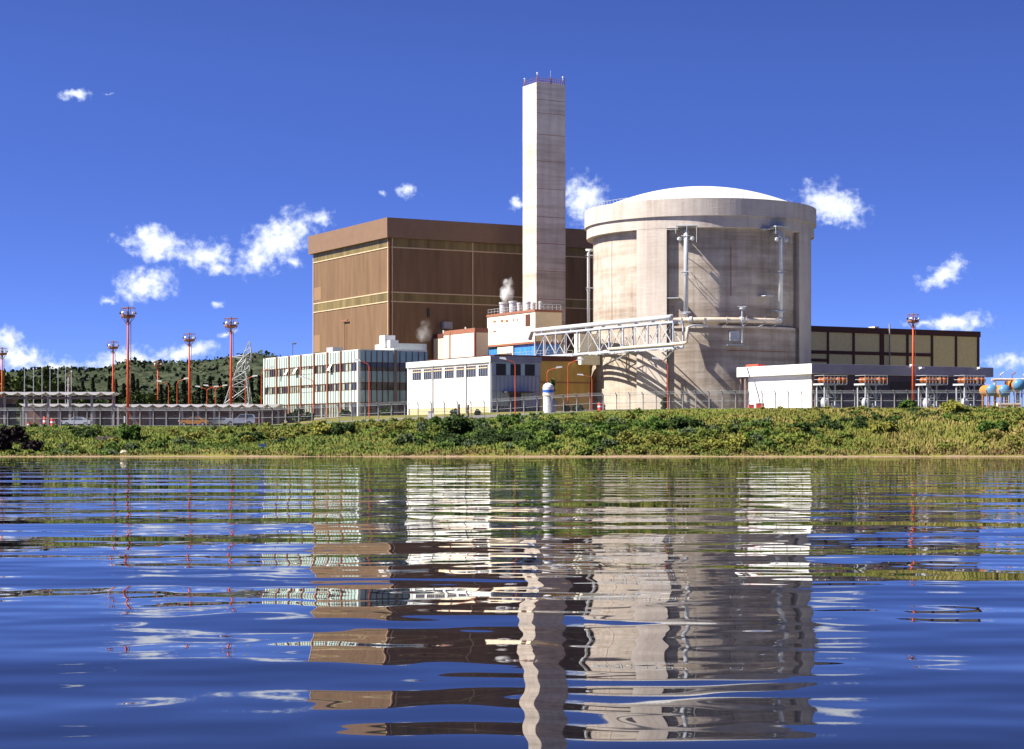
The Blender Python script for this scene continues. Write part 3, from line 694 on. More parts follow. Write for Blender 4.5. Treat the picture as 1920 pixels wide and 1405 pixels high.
def white_block():
    a0,b0 = 260.6,138.4; a1 = a_at(b0,765.5); b1 = b_at(a0,1013)
    t = thing('white_workshop', 'low white flat roofed block with seven windows under its roof fascia', 'building', AB(272,143,3.5))
    MB().ab(a0+.12,a1,b0,b1,4.4,11.45).build('wall', M_white, t)
    MB().ab(a0+.12,a1,b0+.06,b1,1.5,4.4).build('plinth', M_brick, t)
    MB().ab(a0-.15,a1+.3,b0-.3,b1+.15,11.45,12.4).build('roof_fascia', M_offw, t)
    MB().ab(a0-.18,a0-.151,b0-.25,b1+.1,11.46,12.38).build('end_fascia_shade', M_greyf, t)  # shade of the end face painted as a grey-blue sheet on the fascia
    for (x0,x1) in ((160,235),(258,325),(345,415),(443,520),(545,612),(635,715),(740,820)):
        A1,A0 = a_at(b0,740+x0/4.684),a_at(b0,740+x1/4.684); z0,z1 = 9.3,11.1
        w = MB().ab(A0,A1,b0-.03,b0+.1,z0,z1).build('window', M_win, t)
        f = MB()
        for q in range(5): a = A0+(A1-A0)*q/4; f.ab(a-.05,a+.05,b0-.1,b0-.031,z0,z1)
        f.build('frame', M_fpost, w)
        MB().ab(A0,A1,b0-.12,b0-.101,z1-.55,z1-.38).ab(A0,A1,b0-.12,b0-.101,z1-.08,z1).build('transom', M_cream, w)
    for px in (812.5,875):
        a = a_at(b0,px); MB().ab(a-.09,a+.09,b0-.2,b0-.0,2.5,11.4).build('downpipe', M_greyf, t)
    for a in (a0+.1,a1-.4): MB().ab(a,a+.35,b0-.2,b0-.0,2.3,11.44).build('pilaster', M_white, t)
    # curtain wall end
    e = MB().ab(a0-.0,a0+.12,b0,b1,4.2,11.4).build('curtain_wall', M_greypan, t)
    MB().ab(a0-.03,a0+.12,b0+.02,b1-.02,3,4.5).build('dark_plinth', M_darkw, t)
    Y = AB(a0,b0+4)[1]
    for (x0,x1) in ((890,975),(1018,1105),(1145,1230)):
        MB().ab(a0-.05,a0-.0,b_at(a0,740+x0/4.684),b_at(a0,740+x1/4.684),9.4,11.2).build('window', M_dark, t)
    for (x0,x1) in ((980,1012),(1110,1140)): MB().ab(a0-.04,a0-.0,b_at(a0,740+x0/4.684),b_at(a0,740+x1/4.684),9.4,11.3).build('pale_panel', M_mint, t)
    m = MB()
    for q in range(0,13): b = b0+.1+(b1-b0-.2)*q/12; m.ab(a0-.1,a0-.06,b-.045,b+.045,3.4,9.4)
    for z in (9.35,6.9): m.ab(a0-.12,a0-.101,b0,b1,z-.05,z+.05)
    m.build('mullion', M_greyf, t)
    d = MB(); q0,q1 = b_at(a0,955),b_at(a0,977); d.ab(a0-.13,a0-.101,q0,q1,3,6.6); d.build('door', M_darkw, t)
    MB().ab(a0-1.6,a0-.0,b_at(a0,942),b_at(a0,993),6.65,6.8).build('canopy', M_darkw, t)
white_block()

def pump_house():
    a0,b0 = 244.4,189.0; a1 = 265.3; b1 = 228.4
    t = thing('diesel_house', 'long low building with thick flat roof fascia, bright left side and shaded front', 'building', AB(255,208,3.9))
    MB().ab(a0+1.2,a1-1.5,b0+.9,b1-1,2.5,9.95).build('wall', M_white, t)
    MB().ab(a0+1.17,a0+1.199,b0+.95,b1-1.05,2.5,9.95).build('front_wall_shade', M_darkw, t)  # shade under the overhang painted as a dark sheet over the white wall
    MB().ab(a0,a1,b0,b1,9.95,11.6).build('roof_slab', M_white, t)
    MB().ab(a0-.03,a0-.001,b0+.05,b1-.05,9.97,11.57).build('front_fascia_shade', M_darkw if False else M_greyf, t)  # roof edge on the side away from the sun, its shade painted grey
    for a in (a1-.6,a1-1.9): MB().ab(a-.2,a+.2,b0+.35,b0+.75,2.5,9.94).build('column', M_cport, t)
    for i in range(5):
        b = b0+3+i*7.2; MB().ab(a0+1.12,a0+1.169,b,b+4.4,3.5,8.9).build('roller_door', M_dark, t)
    for p in (1525,): MB().ab(a0+1.05,a0+1.169,b0+1.0,b0+1.5,3,9.9).build('corner_pier', M_cport, t)
    for px in (1705,1722,1831):
        b = b_at(a0,px); z = zrel(686 if px==1705 else 691, AB(a0,b)[1]); l = MB(); l.tube([AB(a0,b,z-.3),AB(a0-.6,b,z)],.05,5); l.ab(a0-1.2,a0-.5,b-.35,b+.35,z-.05,z+.2); l.build('flood_lamp', M_lamp, t)
    r = thing('tank_box', 'low red box lying on the left end of the flat white roof', 'box', AB(262.5,190.5,11.6)); MB().ab(260.5,264,190,191.5,11.6,12.0).build('body', M_redc, r); MB().ab(260.6,263.9,190.1,191.4,12.0,12.08).build('lid', M_rust, r)
    y = thing('panelled_hall', 'long tan panelled hall with brown grid frame behind the low building', 'building', AB(315,250,3.9))
    A,B0,B1,zt = 304,226.5,280,22.1
    MB().ab(A,A+26,B0,B1,2.5,21.0).build('wall', M_tan, y); MB().ab(A-.3,A+26.2,B0-.2,B1+.2,20.9,zt).build('roof_fascia', M_dkrust, y)
    f = MB()
    for px,w in ((1552,.28),(1600,.35),(1653,.7),(1701,.35),(1747,.35),(1792,.35),(1836,.35)):
        b = min(b_at(A,px),B1-.3); f.ab(A-.2,A-.0,b-w/1.3,b+w/1.3,3,20.9)
    f.build('pilaster', M_dkrust, y)
    g = MB(); Y = AB(A,245)[1]; z = zrel(662,Y); g.ab(A-.15,A-.0,B0,b_at(A,1747),z-.35,z+.35); g.ab(A-.15,A-.0,B0,b_at(A,1552),zrel(677,Y)-.3,zrel(677,Y)+.3); g.build('rail_beam', M_dkrust, y)
    d = MB(); b = b_at(A,1665); d.tube([AB(A-.5,b,5),AB(A-.5,b,23)],.16,6); d.build('drain_pipe', M_fpost, y)
    v = MB(); v.ab(A+1,A+3,b_at(A,1646),b_at(A,1654),22.1,22.5); v.build('roof_hatch', M_beige, y)
pump_house()
# ------------------------------------------------------------------ masts, lamps, poles
def high_mast():
    t = thing('high_mast_light', '', 'light mast', (0,0,0)); H = 18.4
    MB().tube([(0,0,0),(0,0,9),(0,0,H-1.2)], [.26,.19,.13], 8).build('mast', M_red, t, smooth=True)
    b = MB(); b.lathe([(.15,0),(.95,.2),(1.1,.3),(1.1,.6),(1.0,.6),(1.0,.35),(.15,.15)], (0,0,H-1.8), 12)
    for k in range(6):
        q = k*math.pi/3; b.tube([(.15*math.cos(q),.15*math.sin(q),H-2.7),(1.0*math.cos(q),1.0*math.sin(q),H-1.6)], .045, 4)
        b.tube([(1.08*math.cos(q),1.08*math.sin(q),H-1.3),(1.12*math.cos(q),1.12*math.sin(q),H-.15)], .035, 4)
    b.tube([(1.12*math.cos(k*math.pi/8),1.12*math.sin(k*math.pi/8),H-.15) for k in range(17)], .035, 4)
    b.tube([(0,0,H-1.3),(0,0,H+.1)], .12, 6); b.tube([(-1.12,0,H-.15),(1.12,0,H-.15)],.035,4)
    b.build('lamp_platform', M_rust, t)
    for k in range(8):
        q = k*math.pi/4+.2; l = MB(); c, s = math.cos(q), math.sin(q); P = Vector((1.0*c,1.0*s,H-1.05))
        l.tube([P, P+Vector((.22*c,.22*s,.2))], [.10,.22], 8); l.build('floodlight', M_lamp if k%2 else M_dark, t)
    l = MB(); l.tube([(.42,-.1,1),(.42,-.1,H-2.5)],.025,4); l.tube([(.42,.2,1),(.42,.2,H-2.5)],.025,4)
    for i in range(28): l.tube([(.42,-.1,1.4+i*.52),(.42,.2,1.4+i*.52)],.02,4)
    l.build('ladder', M_rust, t)
    MB().box(-.35,-.75+.2,-.5,-.3,.6,1.6).build('switch_box', M_lamp, t)
    return t
mast0 = high_mast()
for i,(px,ytop,Y,lab) in enumerate([(240,576,288,'tallest orange red lighting mast standing at the fence on the left'),
      (433,596,313,'orange red lighting mast in the parking lot just left of the lattice pylon'),
      (355,625,361,'orange red lighting mast rising among the cypress trees behind the carport'),
      (296,677,494,'shortest looking distant orange red mast in front of the cypress row'),
      (212,640,395,'orange red mast rising behind the end of the left carport'),
      (4,652,418,'orange red mast at the far left edge of the view'),
      (1712,589,293,'orange red mast standing before the long low building on the right')]):
    m = mast0 if i == 0 else copy_tree(mast0); X = (px-960)/F*Y; g = gz(X,Y)
    m.location = (X,Y,g); h = EYE+(HOR-ytop)/F*Y-g; m.scale = (1,1,h/18.4) if h < 19 else (1.0,1.0,h/18.4)
    if i == 6: m.scale = (.85,.85,h/18.4)
    m['label'] = lab; m['group'] = 'orange red high lighting masts'
def street_lamp(double=False):
    t = thing('street_lamp' if not double else 'twin_street_lamp', '', 'street lamp', (0,0,0)); H = 9
    MB().tube([(0,0,0),(0,0,H-1)], [.10,.07], 6).build('pole', M_red, t)
    for s in ((1,-1) if double else (-1,)):
        MB().tube([(0,0,H-1),(s*.25,0,H-.5),(s*1.5,0,H)], .06, 5).build('arm', M_red, t)
        l = MB(); l.prism([(s*1.3,H-.15),(s*2.4,H+.05),(s*2.35,H+.3),(s*1.5,H+.25)], -.2, .2); l.build('lamp_head', M_lamp, t)
    return t
lamp0 = street_lamp(); twin0 = street_lamp(True)
for i,(px,yt,Y,dbl,rz,lab) in enumerate([
      (692,674,300,0,0,'red street lamp before the blue-grey glazed end of the mint office block'),
      (587,706,318,0,0,'red street lamp in front of the mint panel side of the office block'),
      (966,671,284.6,0,0,'red street lamp in front of the glazed end of the white workshop'),
      (1252,671,288,0,0,'red street lamp standing before the shadowed middle of the reactor wall'),
      (1065,673,290,0,180,'red street lamp in front of the ochre wall between white tank and reactor'),
      (1110,702,300,0,0,'thin red lamp pole at the left foot of the reactor wall'),
      (316,714,380,0,0,'red street lamp with white head left of the cypress row behind the carport'),
      (332,709,385,0,180,'red street lamp with white head beside the second cypress group'),
      (490,688,360,0,180,'curved red lamp post with bright head at the left edge of the office block'),
      (1026,688,297,0,180,'small street lamp behind the white vertical tank'),
      (404,722,372,1,0,'twin armed red street lamp between the carport and the cypress trees'),
      (388,724,380,1,0,'twin armed red lamp left behind the other twin lamp over the carport'),
      (460,704,366,0,180,'red lamp pole in front of the lattice pylon legs')]):
    src = twin0 if dbl else lamp0
    used = [o for o in (lamp0,twin0) if o.get('used')]
    if not src.get('used'): o = src; src['used'] = 1
    else: o = copy_tree(src)
    X = (px-960)/F*Y; g = gz(X,Y); o.location = (X,Y,g); o.rotation_euler = (0,0,math.radians(rz)); o.scale = (1,1,(EYE+(HOR-yt)/F*Y-g)/9.2)
    o['label'] = lab; o['group'] = 'red street lamps around the plant'
for o in list(bpy.data.objects):
    if 'used' in o: del o['used']
pole0 = thing('utility_pole', '', 'pole', (0,0,0)); MB().tube([(0,0,0),(0,0,12)],[.10,.06],6).build('shaft', M_steel, pole0); MB().tube([(0,0,12),(0,0,12.35)],[.12,.03],6).build('pole_cap', M_lamp, pole0)
for i,(px,yt) in enumerate([(46,687),(63,691),(79,688),(94,690),(109,691),(123,687),(134,696)]):
    o = pole0 if i == 0 else copy_tree(pole0); Y = 330+i*2; X = (px-960)/F*Y; g = gz(X,Y); o.location = (X,Y,g); o.scale = (1,1,(EYE+(HOR-yt)/F*Y-g)/12.2)
    o['label'] = ['leftmost of the thin grey poles behind the left carport','second from the left of the thin grey poles behind the left carport','third thin grey pole from the left behind the left carport','middle one of the seven thin grey poles behind the left carport','third thin grey pole from the right behind the left carport','second from the right of the thin grey poles behind the left carport','rightmost of the thin grey poles behind the left carport, slightly shorter'][i]
    o['group'] = 'thin grey poles behind the carport'
tw = thing('lattice_antenna', 'small red and white lattice mast between the grey poles on the left', 'antenna', (*XY(130,350), gz(*XY(130,350))))
b = MB(); X,Y = XY(130,350); g = gz(X,Y)
for k in range(3): q = k*2.09; b.tube([(X+.5*math.cos(q),Y+.5*math.sin(q),g),(X+.35*math.cos(q),Y+.35*math.sin(q),EYE+(HOR-708)/10)],.06,4)
b.build('legs', M_wsteel, tw); b = MB()
for i in range(9): z = g+1.1*i; b.tube([(X-.45,Y-.2,z),(X+.4,Y-.2,z+1.1)],.05,4); b.tube([(X+.45,Y-.2,z+1.1),(X-.4,Y-.2,z+2.2)],.05,4)
b.build('bracing', M_rust, tw)

def pylon():
    Y = 420; X,_ = XY(450,Y); g = gz(X,Y); t = thing('lattice_pylon', 'pale steel lattice transmission pylon left of the mint office block', 'pylon', (X,Y,g))
    k = Y/F; z = lambda py: EYE+(HOR-py)*k; x = lambda px: (px-960)*k
    def seg(mb, p, q, r=.11): mb.tube([p,q], r, 4)
    def frame(name, levels, r=.13, depth=None):
        L = MB(); B = MB()
        for i in range(len(levels)-1):
            (y0,l0,r0),(y1,l1,r1) = levels[i],levels[i+1]; w0 = (x(r0)-x(l0))/2; w1 = (x(r1)-x(l1))/2
            c0 = [(x(l0),Y-w0,z(y0)),(x(r0),Y-w0,z(y0)),(x(r0),Y+w0,z(y0)),(x(l0),Y+w0,z(y0))]; c1 = [(x(l1),Y-w1,z(y1)),(x(r1),Y-w1,z(y1)),(x(r1),Y+w1,z(y1)),(x(l1),Y+w1,z(y1))]
            for q in range(4): seg(L,c0[q],c1[q],r); seg(B,c0[q],c1[(q+1)%4],r*.6); seg(B,c0[(q+1)%4],c1[q],r*.6); seg(B,c1[q],c1[(q+1)%4],r*.6)
        L.build('leg', M_steel, t); B.build('bracing', M_steel, t)
    frame('body', [(790,419,474),(757,424,470),(726,433,466),(712,438,464),(697,443,461)], .09)
    frame('left_arm', [(697,443,453),(683,446,456),(672,455,463)], .07); frame('right_arm', [(697,458,468),(683,461,470),(672,462,472)], .07)
    frame('peak', [(672,455,472),(660,459,471),(652,463,470),(641,466,468)], .07)
    c = MB(); 
    for dy in (-.5,.5): seg(c,(x(429),Y,z(670)),(x(458),Y+dy,z(667)),.1); seg(c,(x(429),Y,z(670)),(x(458),Y+dy,z(672)),.1); seg(c,(x(476),Y,z(671)),(x(462),Y+dy,z(668)),.1); seg(c,(x(476),Y,z(671)),(x(462),Y+dy,z(673)),.1)
    for i in range(6): seg(c,(x(433+i*4.5),Y-.2,z(669)),(x(435+i*4.5),Y-.2,z(672)),.08)
    c.build('crossarm', M_steel, t)
    s = MB()
    for px in (430,441,452,474): s.tube([(x(px),Y,z(671)),(x(px),Y,z(677))],.10,5)
    s.build('insulator', M_dark, t)
pylon()

# ------------------------------------------------------------------ carports
def carport(name, label, px0, px1, Y, ytop, ybot, nsh, depth, slat=True, posts=6):
    x0,x1 = (px0-960)/F*Y,(px1-960)/F*Y; zt = EYE+(HOR-ytop)/F*Y; g = min(gz(x0,Y),gz(x1,Y))
    t = thing(name, label, 'carport', ((x0+x1)/2,Y,g)); w = (x1-x0)/nsh
    for i in range(nsh):
        mb = MB(); K = 6; c0 = x0+i*w; vs = []
        for yy in (Y-.6,Y+depth):
            for q in range(K+1): s = q/K; vs.append((c0+s*w*.97,yy,zt-.05*math.sin(s*math.pi)))
            for q in range(K+1): s = q/K; vs.append((c0+s*w*.97,yy,zt-.10-.42*math.sin(s*math.pi)))
        n = 2*(K+1); fs = []
        for q in range(K): fs += [(q,q+1,n+q+1,n+q),(K+1+q,n+K+1+q,n+K+2+q,K+2+q),(q,K+1+q,K+2+q,q+1),(n+q,n+q+1,n+K+2+q,n+K+1+q)]
        mb.add(vs, fs); mb.build('roof_shell', M_shell, t)
    b = MB().box(x0+.2,x1-.2,Y+.2,Y+.5,zt-1.15,zt-.75); b.build('beam', M_cport, t)
    for i in range(posts):
        x = x0+.4+(x1-x0-.8)*i/(posts-1); MB().box(x-.16,x+.16,Y+.15,Y+.55,gz(x,Y)-1,zt-.5).build('post', M_fpost, t)
    if slat: MB().box(x0,x1,Y+depth-.3,Y+depth-.1,g-1,zt-.6).build('back_wall', M_slat, t)
    return t
carport('shell_roof_carport','long carport with scalloped white shell roof and brown slatted wall before the cypress trees',216,526,300,758,798,13,5,True,11)
carport('shell_roof_carport','rear carport with broken scalloped white roof seen under the left carport',38,214,303,757,798,7,5,True,6)
carport('shell_roof_carport','front left carport with higher scalloped white roof on tall grey posts',-120,217,291,735,798,13,4.5,False,9)
hx = MB(); X0,X1 = XY(-60,297)[0],XY(38,297)[0]
gh = thing('gatehouse', 'small grey concrete hut under the far left end of the carport', 'hut', ((X0+X1)/2,297,gz(X0,297)))
MB().box(X0,X1,292.2,294.8,2,EYE+(HOR-745)/F*292).build('wall', M_cport, gh); MB().box(XY(4,292)[0],XY(30,292)[0],292.1,292.19,3.6,EYE+(HOR-758)/F*292).build('doorway', M_dark, gh)

# ------------------------------------------------------------------ fence along the crest
def fence():
    px0, px1 = -60, 2000; Y = 283.4; x0, x1 = XY(px0,Y)[0], XY(px1,Y)[0]; n = 84; xs = np.linspace(x0,x1,n); zs = ground(xs, Y+0*xs)
    t = thing('perimeter_fence', 'long wire mesh fence on concrete posts along the top of the grassy bank', 'fence', (0,Y,5))
    p = MB().tube([(0,Y,4.9),(0,Y,7.45),(-.26,Y-.26,7.85)], [.09,.085,.06], 5).build('post', M_fpost, t)
    for i in range(n):
        o = p if i == 0 else p.copy()
        if i: COL.objects.link(o); o.parent = t
        o.location = (xs[i],0,zs[i]-5)
    vs = [(x,Y,z+h) for h in (.1,2.45) for x,z in zip(xs,zs)]; m = MATS.get('wire_mesh')
    mm = bpy.data.materials.new('wire_mesh'); mm.use_nodes = True; nt = mm.node_tree; nn = nt.nodes; l = nt.links; b = nn['Principled BSDF']; b.inputs['Base Color'].default_value=(.30,.30,.34,1); b.inputs['Roughness'].default_value=.6
    g = N(nn,'ShaderNodeNewGeometry'); s = N(nn,'ShaderNodeSeparateXYZ'); l.new(g.outputs['Position'], s.inputs[0])
    def wires(e): # diagonal chain link wires 7 cm apart
        f = mth(nt,'FRACT', mth(nt,'MULTIPLY', e, 10.0)); return mth(nt,'LESS_THAN', f, .055)
    a = wires(mth(nt,'ADD', s.outputs[0], s.outputs[2])); c = wires(mth(nt,'SUBTRACT', s.outputs[0], s.outputs[2]))
    l.new(mth(nt,'MAXIMUM',a,c), b.inputs['Alpha'])
    MB().add(vs, [(i,i+1,i+1+n,i+n) for i in range(n-1)]).build('wire_mesh', mm, t)
    r = MB()
    for h in (2.45,1.25): r.tube([(x,Y,z+h) for x,z in zip(xs,zs)], .03, 4)
    for k,h in enumerate((2.58,2.7,2.82)): r.tube([(x-.1*k,Y-.08*(k+1),z+h) for x,z in zip(xs,zs)], .015, 4)
    r.build('line_wire', M_steel, t)
    q = MB()
    for i in range(n-1): q.add([(xs[j],Y+d,zs[j]+h) for h in (-.6,.17) for j,d in ((i,-.1),(i+1,-.1),(i+1,.1),(i,.1))], BOXF)
    q.build('plinth', M_greypan, t)
fence()

# ------------------------------------------------------------------ vehicles
def wheel(t, x, y, r=.36):
    w = MB().tube([(x,y-.12,r),(x,y+.12,r)], r, 14).build('wheel', M_tyre, t); MB().tube([(x,y-.14,r),(x,y+.14,r)], r*.55, 10).build('rim', M_steel, w)
def car(name, label, paint, loc, rz, kind):
    t = thing(name, label, 'car', (0,0,0))
    if kind == 'suv':
        MB().prism([(-2.3,.45),(2.3,.45),(2.3,1.05),(2.2,1.75),(1.9,1.85),(.0,1.85),(-.55,1.2),(-2.2,1.05),(-2.35,.8)], -.85,.85).build('body', paint, t)
        MB().prism([(-.40,1.24),(.02,1.76),(.8,1.76),(.8,1.24)], -.87,.87).build('side_window', M_win, t); MB().prism([(.9,1.24),(.9,1.76),(1.85,1.76),(2.05,1.24)], -.87,.87).build('side_window', M_win, t)
        MB().prism([(-2.25,1.0),(-.6,1.17),(-.62,1.24),(-2.2,1.1)], -.8,.8).build('bonnet', M_carhood, t)
        MB().box(-2.42,-2.3,-.85,.85,.42,.62).build('bumper', M_steel, t); hs = .6
    elif kind == 'pickup':
        MB().prism([(-2.5,.5),(2.5,.5),(2.5,1.15),(.7,1.15),(.5,1.8),(-.7,1.8),(-1.15,1.2),(-2.4,1.1),(-2.5,.9)], -.85,.85).build('body', paint, t)
        MB().prism([(-1.0,1.22),(-.66,1.72),(.42,1.72),(.56,1.22)], -.87,.87).build('side_window', M_win, t)
        MB().box(-2.62,-2.5,-.85,.85,.45,.65).build('bumper', M_steel, t)
    else:
        MB().prism([(-2.1,.35),(2.1,.35),(2.15,.8),(1.9,.95),(1.3,1.0),(.8,1.42),(-.5,1.42),(-1.0,.98),(-2.0,.85),(-2.15,.6)], -.8,.8).build('body', paint, t)
        MB().prism([(-.85,1.0),(-.45,1.36),(.15,1.36),(.15,1.0)], -.82,.82).build('side_window', M_win, t); MB().prism([(.22,1.0),(.22,1.36),(.72,1.36),(1.1,1.0)], -.82,.82).build('side_window', M_win, t)
        MB().box(-2.22,-2.12,-.78,.78,.35,.55).build('bumper', M_steel, t)
    for x in (-1.45,1.4):
        for y in (-.78,.78): wheel(t, x, y, .38 if kind!='car' else .31)
    for y in (-.6,.6): MB().box(-2.36 if kind!='pickup' else -2.55,-2.2,y-.14,y+.14,.72,.88).build('headlight', M_lamp, t)
    t.location = loc; t.rotation_euler = (0,0,rz)
def onground(px, Y): X,_ = XY(px,Y); return (X,Y,gz(X,Y)+.08)
car('parked_suv','silver blue parked off-road car with white bonnet behind the fence',M_carw,onground(450,288.6),math.radians(8),'suv')
car('parked_car','low orange yellow car behind the fence under the carport',M_yellow,onground(364,287.5),math.radians(2),'car')
car('parked_car','pale grey car partly hidden left of the silver off-road car',M_steel,onground(413,292),math.radians(4),'car')
car('parked_car','red car parked behind the silver off-road car',M_redc,onground(472,305),math.radians(10),'car')
car('parked_car','grey blue car standing under the left carport',M_carw,onground(145,288.5),math.radians(0),'car')
bar0 = thing('warning_barrel','','barrel',(0,0,0)); MB().lathe([(.02,0),(.35,0),(.35,1.0),(.02,1.0)],(0,0,0),12).build('body', M_redc, bar0); MB().lathe([(.36,.4),(.37,.4),(.37,.6),(.36,.6)],(0,0,0),12).build('stripe', M_lamp, bar0)
for i,(px,h,lab) in enumerate(((85,1.5,'taller orange red barrel behind the fence under the left carport'),(99,1.25,'second orange red barrel, right of the taller one under the carport'),(55,.5,'low orange red barrel near the hut at far left'),(1125,1.2,'orange red barrel at the left foot of the reactor wall'),(1133,.9,'thin orange red barrel just right of the one at the reactor foot'))):
    o = bar0 if i == 0 else copy_tree(bar0); Y = 288.5; o.location = onground(px,Y); o.scale = (1,1,h) if i!=4 else (.5,.5,h); o['label'] = lab; o['group'] = 'orange red barrels'
bx0 = thing('red_skip','','container',(0,0,0)); MB().prism([(-1.25,0),(1.25,0),(1.35,1.3),(-1.35,1.3)],-1,1).build('tub', M_redc, bx0); MB().box(-1.42,1.42,-1.06,1.06,1.3,1.42).build('rim', M_rust, bx0)
for i,(px,s,lab) in enumerate(((1408,.62,'smaller left red skip in front of the bright side of the low building'),(1425,.8,'larger right red skip in front of the bright side of the low building'))):
    o = bx0 if i == 0 else copy_tree(bx0); o.location = onground(px,288); o.scale = (s*.55,s*.6,s*.75); o['label'] = lab; o['group'] = 'red skips before the low building'

# ------------------------------------------------------------------ white vertical tank
X,Y = XY(1028,289); g = gz(X,Y); R = 10*Y/F; ht = lambda py: EYE+(HOR-py)/F*Y-g
t = thing('storage_tank','upright white storage tank with a blue band in front of the ochre wall','tank',(X,Y,g))
MB().lathe([(R*.95,0),(R*.95,ht(742)),(R*1.02,ht(741)),(R*1.02,ht(726)),(R*.85,ht(722)),(R*.45,ht(719)),(.02,ht(718))],(X,Y,g),24).build('shell', M_white, t, smooth=False)
MB().lathe([(R*1.03,ht(736.5)),(R*1.05,ht(736)),(R*1.05,ht(731.5)),(R*1.03,ht(731))],(X,Y,g),24).build('blue_band', M_bstripe, t)
MB().lathe([(R*1.03,ht(742.5)),(R*1.08,ht(742.2)),(R*1.08,ht(741)),(R*1.03,ht(740.8))],(X,Y,g),24).build('band', M_brick, t)
for k in range(3): q = k*2.1; MB().box(X+R*.8*math.cos(q)-.1,X+R*.8*math.cos(q)+.1,Y+R*.8*math.sin(q)-.1,Y+R*.8*math.sin(q)+.1,g-.3,g+.3).build('foot', M_steel, t)
MB().box(X+R*.9,X+R*1.5,Y-.5,Y+.4,g,g+1.9).build('control_cabinet', M_greyf, t)

# ------------------------------------------------------------------ silencer platforms before the low building
def platform():
    t = thing('silencer_platform','','steel platform',(0,0,0))     # local: x along the building front, y towards it
    for sx in (0.3,2.6):
        for sy in (0.2,2.2): MB().box(sx-.1,sx+.1,sy-.1,sy+.1,0,4.1).build('leg', M_wsteel, t)
    b = MB()
    for y in (.2,2.2): b.tube([(.9,y,4.1),(2.6,y,2.0)],.08,5); b.tube([(.3,y,2.0),(2.6,y,0)],.07,5); b.tube([(.3,y,2.05),(2.6,y,2.05)],.07,5); b.tube([(2.6,y,1.6),(3.6,y,3.0)],.05,5)
    b.build('brace', M_wsteel, t)
    MB().box(-.2,3.2,-.1,2.6,4.1,4.4).build('deck', M_wsteel, t)
    r = MB()
    for x in (0,.75,1.5,2.25,3.0): r.tube([(x,0,4.4),(x,0,5.7)],.035,4)
    for z in (5.05,5.7): r.tube([(0,0,z),(3.0,0,z)],.035,4); r.tube([(0,0,z),(0,2.5,z)],.04,4)
    for x in (3.6,4.4,5.3): r.tube([(x,.3,4.3),(x,.3,5.7)],.035,4)
    r.tube([(3.0,.3,5.7),(5.4,.3,5.7)],.035,4); r.build('railing', M_wsteel, t)
    for y in (.8,1.8): 
        s = MB(); s.tube([(.3,y,4.95),(.5,y,4.95),(1.4,y,4.95),(1.45,y,4.95),(2.4,y,4.95),(3.1,y,4.95)],[.2,.43,.43,.38,.43,.3],12); s.build('silencer', M_orange, t, smooth=True)
    s = MB(); s.tube([(3.1,.9,4.95),(3.5,.9,4.95),(3.55,.9,4.95),(4.3,.9,4.95),(4.35,.9,4.95),(4.45,.9,4.95),(5.7,.9,4.95),(5.8,.9,4.95)],[.3,.3,.45,.45,.3,.43,.43,.2],12); s.build('exhaust_duct', M_orange, t, smooth=True)
    s = MB(); s.box(3.5,4.4,.4,1.4,4.2,4.4); s.box(4.9,5.4,.4,1.4,4.2,4.4); s.build('duct_support', M_wsteel, t)
    MB().tube([(.95,.9,1.5),(.95,.9,3.7)],.18,8).build('riser_pipe', M_wsteel, t)
    v = MB(); v.lathe([(.05,0),(.7,.25),(.75,.9),(.75,1.3),(.45,1.7),(.05,1.8)],(1.0,.9,.3),14); v.build('receiver', M_wsteel, t, smooth=True)
    for x in (3.7,4.5): m = MB().lathe([(.05,0),(.45,0),(.45,.9),(.3,1.1),(.05,1.2)],(x,1.9,.1),10); m.build('pump', M_steel, t)
    return t
pl0 = platform()
for i,(px,lab) in enumerate(((1545,'leftmost white steel silencer platform at the corner of the low building'),(1622,'second white steel silencer platform from the left, left of the red mast'),(1737,'third white steel silencer platform, right of the red mast, with bright orange drums'),(1808,'rightmost white steel silencer platform at the end of the low building'))):
    o = pl0 if i == 0 else copy_tree(pl0); b = b_at(239.5,px); p = AB(239.5,b); g = gz(p[0],p[1]); o.location = (p[0],p[1],g); o.rotation_euler = (0,0,TH)
    o.scale = (.92,1,(EYE+(HOR-704)/F*p[1]-g)/5.7); o['label'] = lab; o['group'] = 'silencer platforms before the low building'
def btank(px, py, r_px, Y, lab, n):
    X,_ = XY(px,Y); z = EYE+(HOR-py)/F*Y; r = r_px/F*Y; g = gz(X,Y); t = thing('pressure_tank', lab, 'tank', (X,Y,g), 'blue fronted tanks at the right edge')
    s = MB(); s.tube([(X,Y,z),(X,Y+4.5,z)], r, 20); s.build('shell', M_yellow, t, smooth=False)
    d = MB(); prof = [(r*math.sin(q),-r*.75*math.cos(q)) for q in np.linspace(.02,math.pi/2,8)]; vs = []; fs = []; K = 20
    for (rr,dy) in prof:
        for k in range(K): vs.append((X+rr*math.cos(2*math.pi*k/K),Y+dy,z+rr*math.sin(2*math.pi*k/K)))
    for i in range(7):
        for k in range(K): fs.append((i*K+k,i*K+(k+1)%K,(i+1)*K+(k+1)%K,(i+1)*K+k))
    d.add(vs,fs); d.build('domed_end', M_btank, t, smooth=True)
    for y in (.6,3.6): l = MB(); l.box(X-r*.7,X-r*.5,Y+y,Y+y+.3,g-.2,z-r*.6); l.box(X+r*.5,X+r*.7,Y+y,Y+y+.3,g-.2,z-r*.6); l.build('saddle', M_yellow if n else M_steel, t)
btank(1860,732,11,300,'left blue ended tank beside the end of the low building',1)
btank(1884,733,11.5,298,'middle blue ended tank with orange body near the right edge',1)
btank(1911,722,12,304,'highest blue ended tank at the right edge',0)
btank(1945,735,12,304,'blue ended tank beyond the right edge of the others',0)
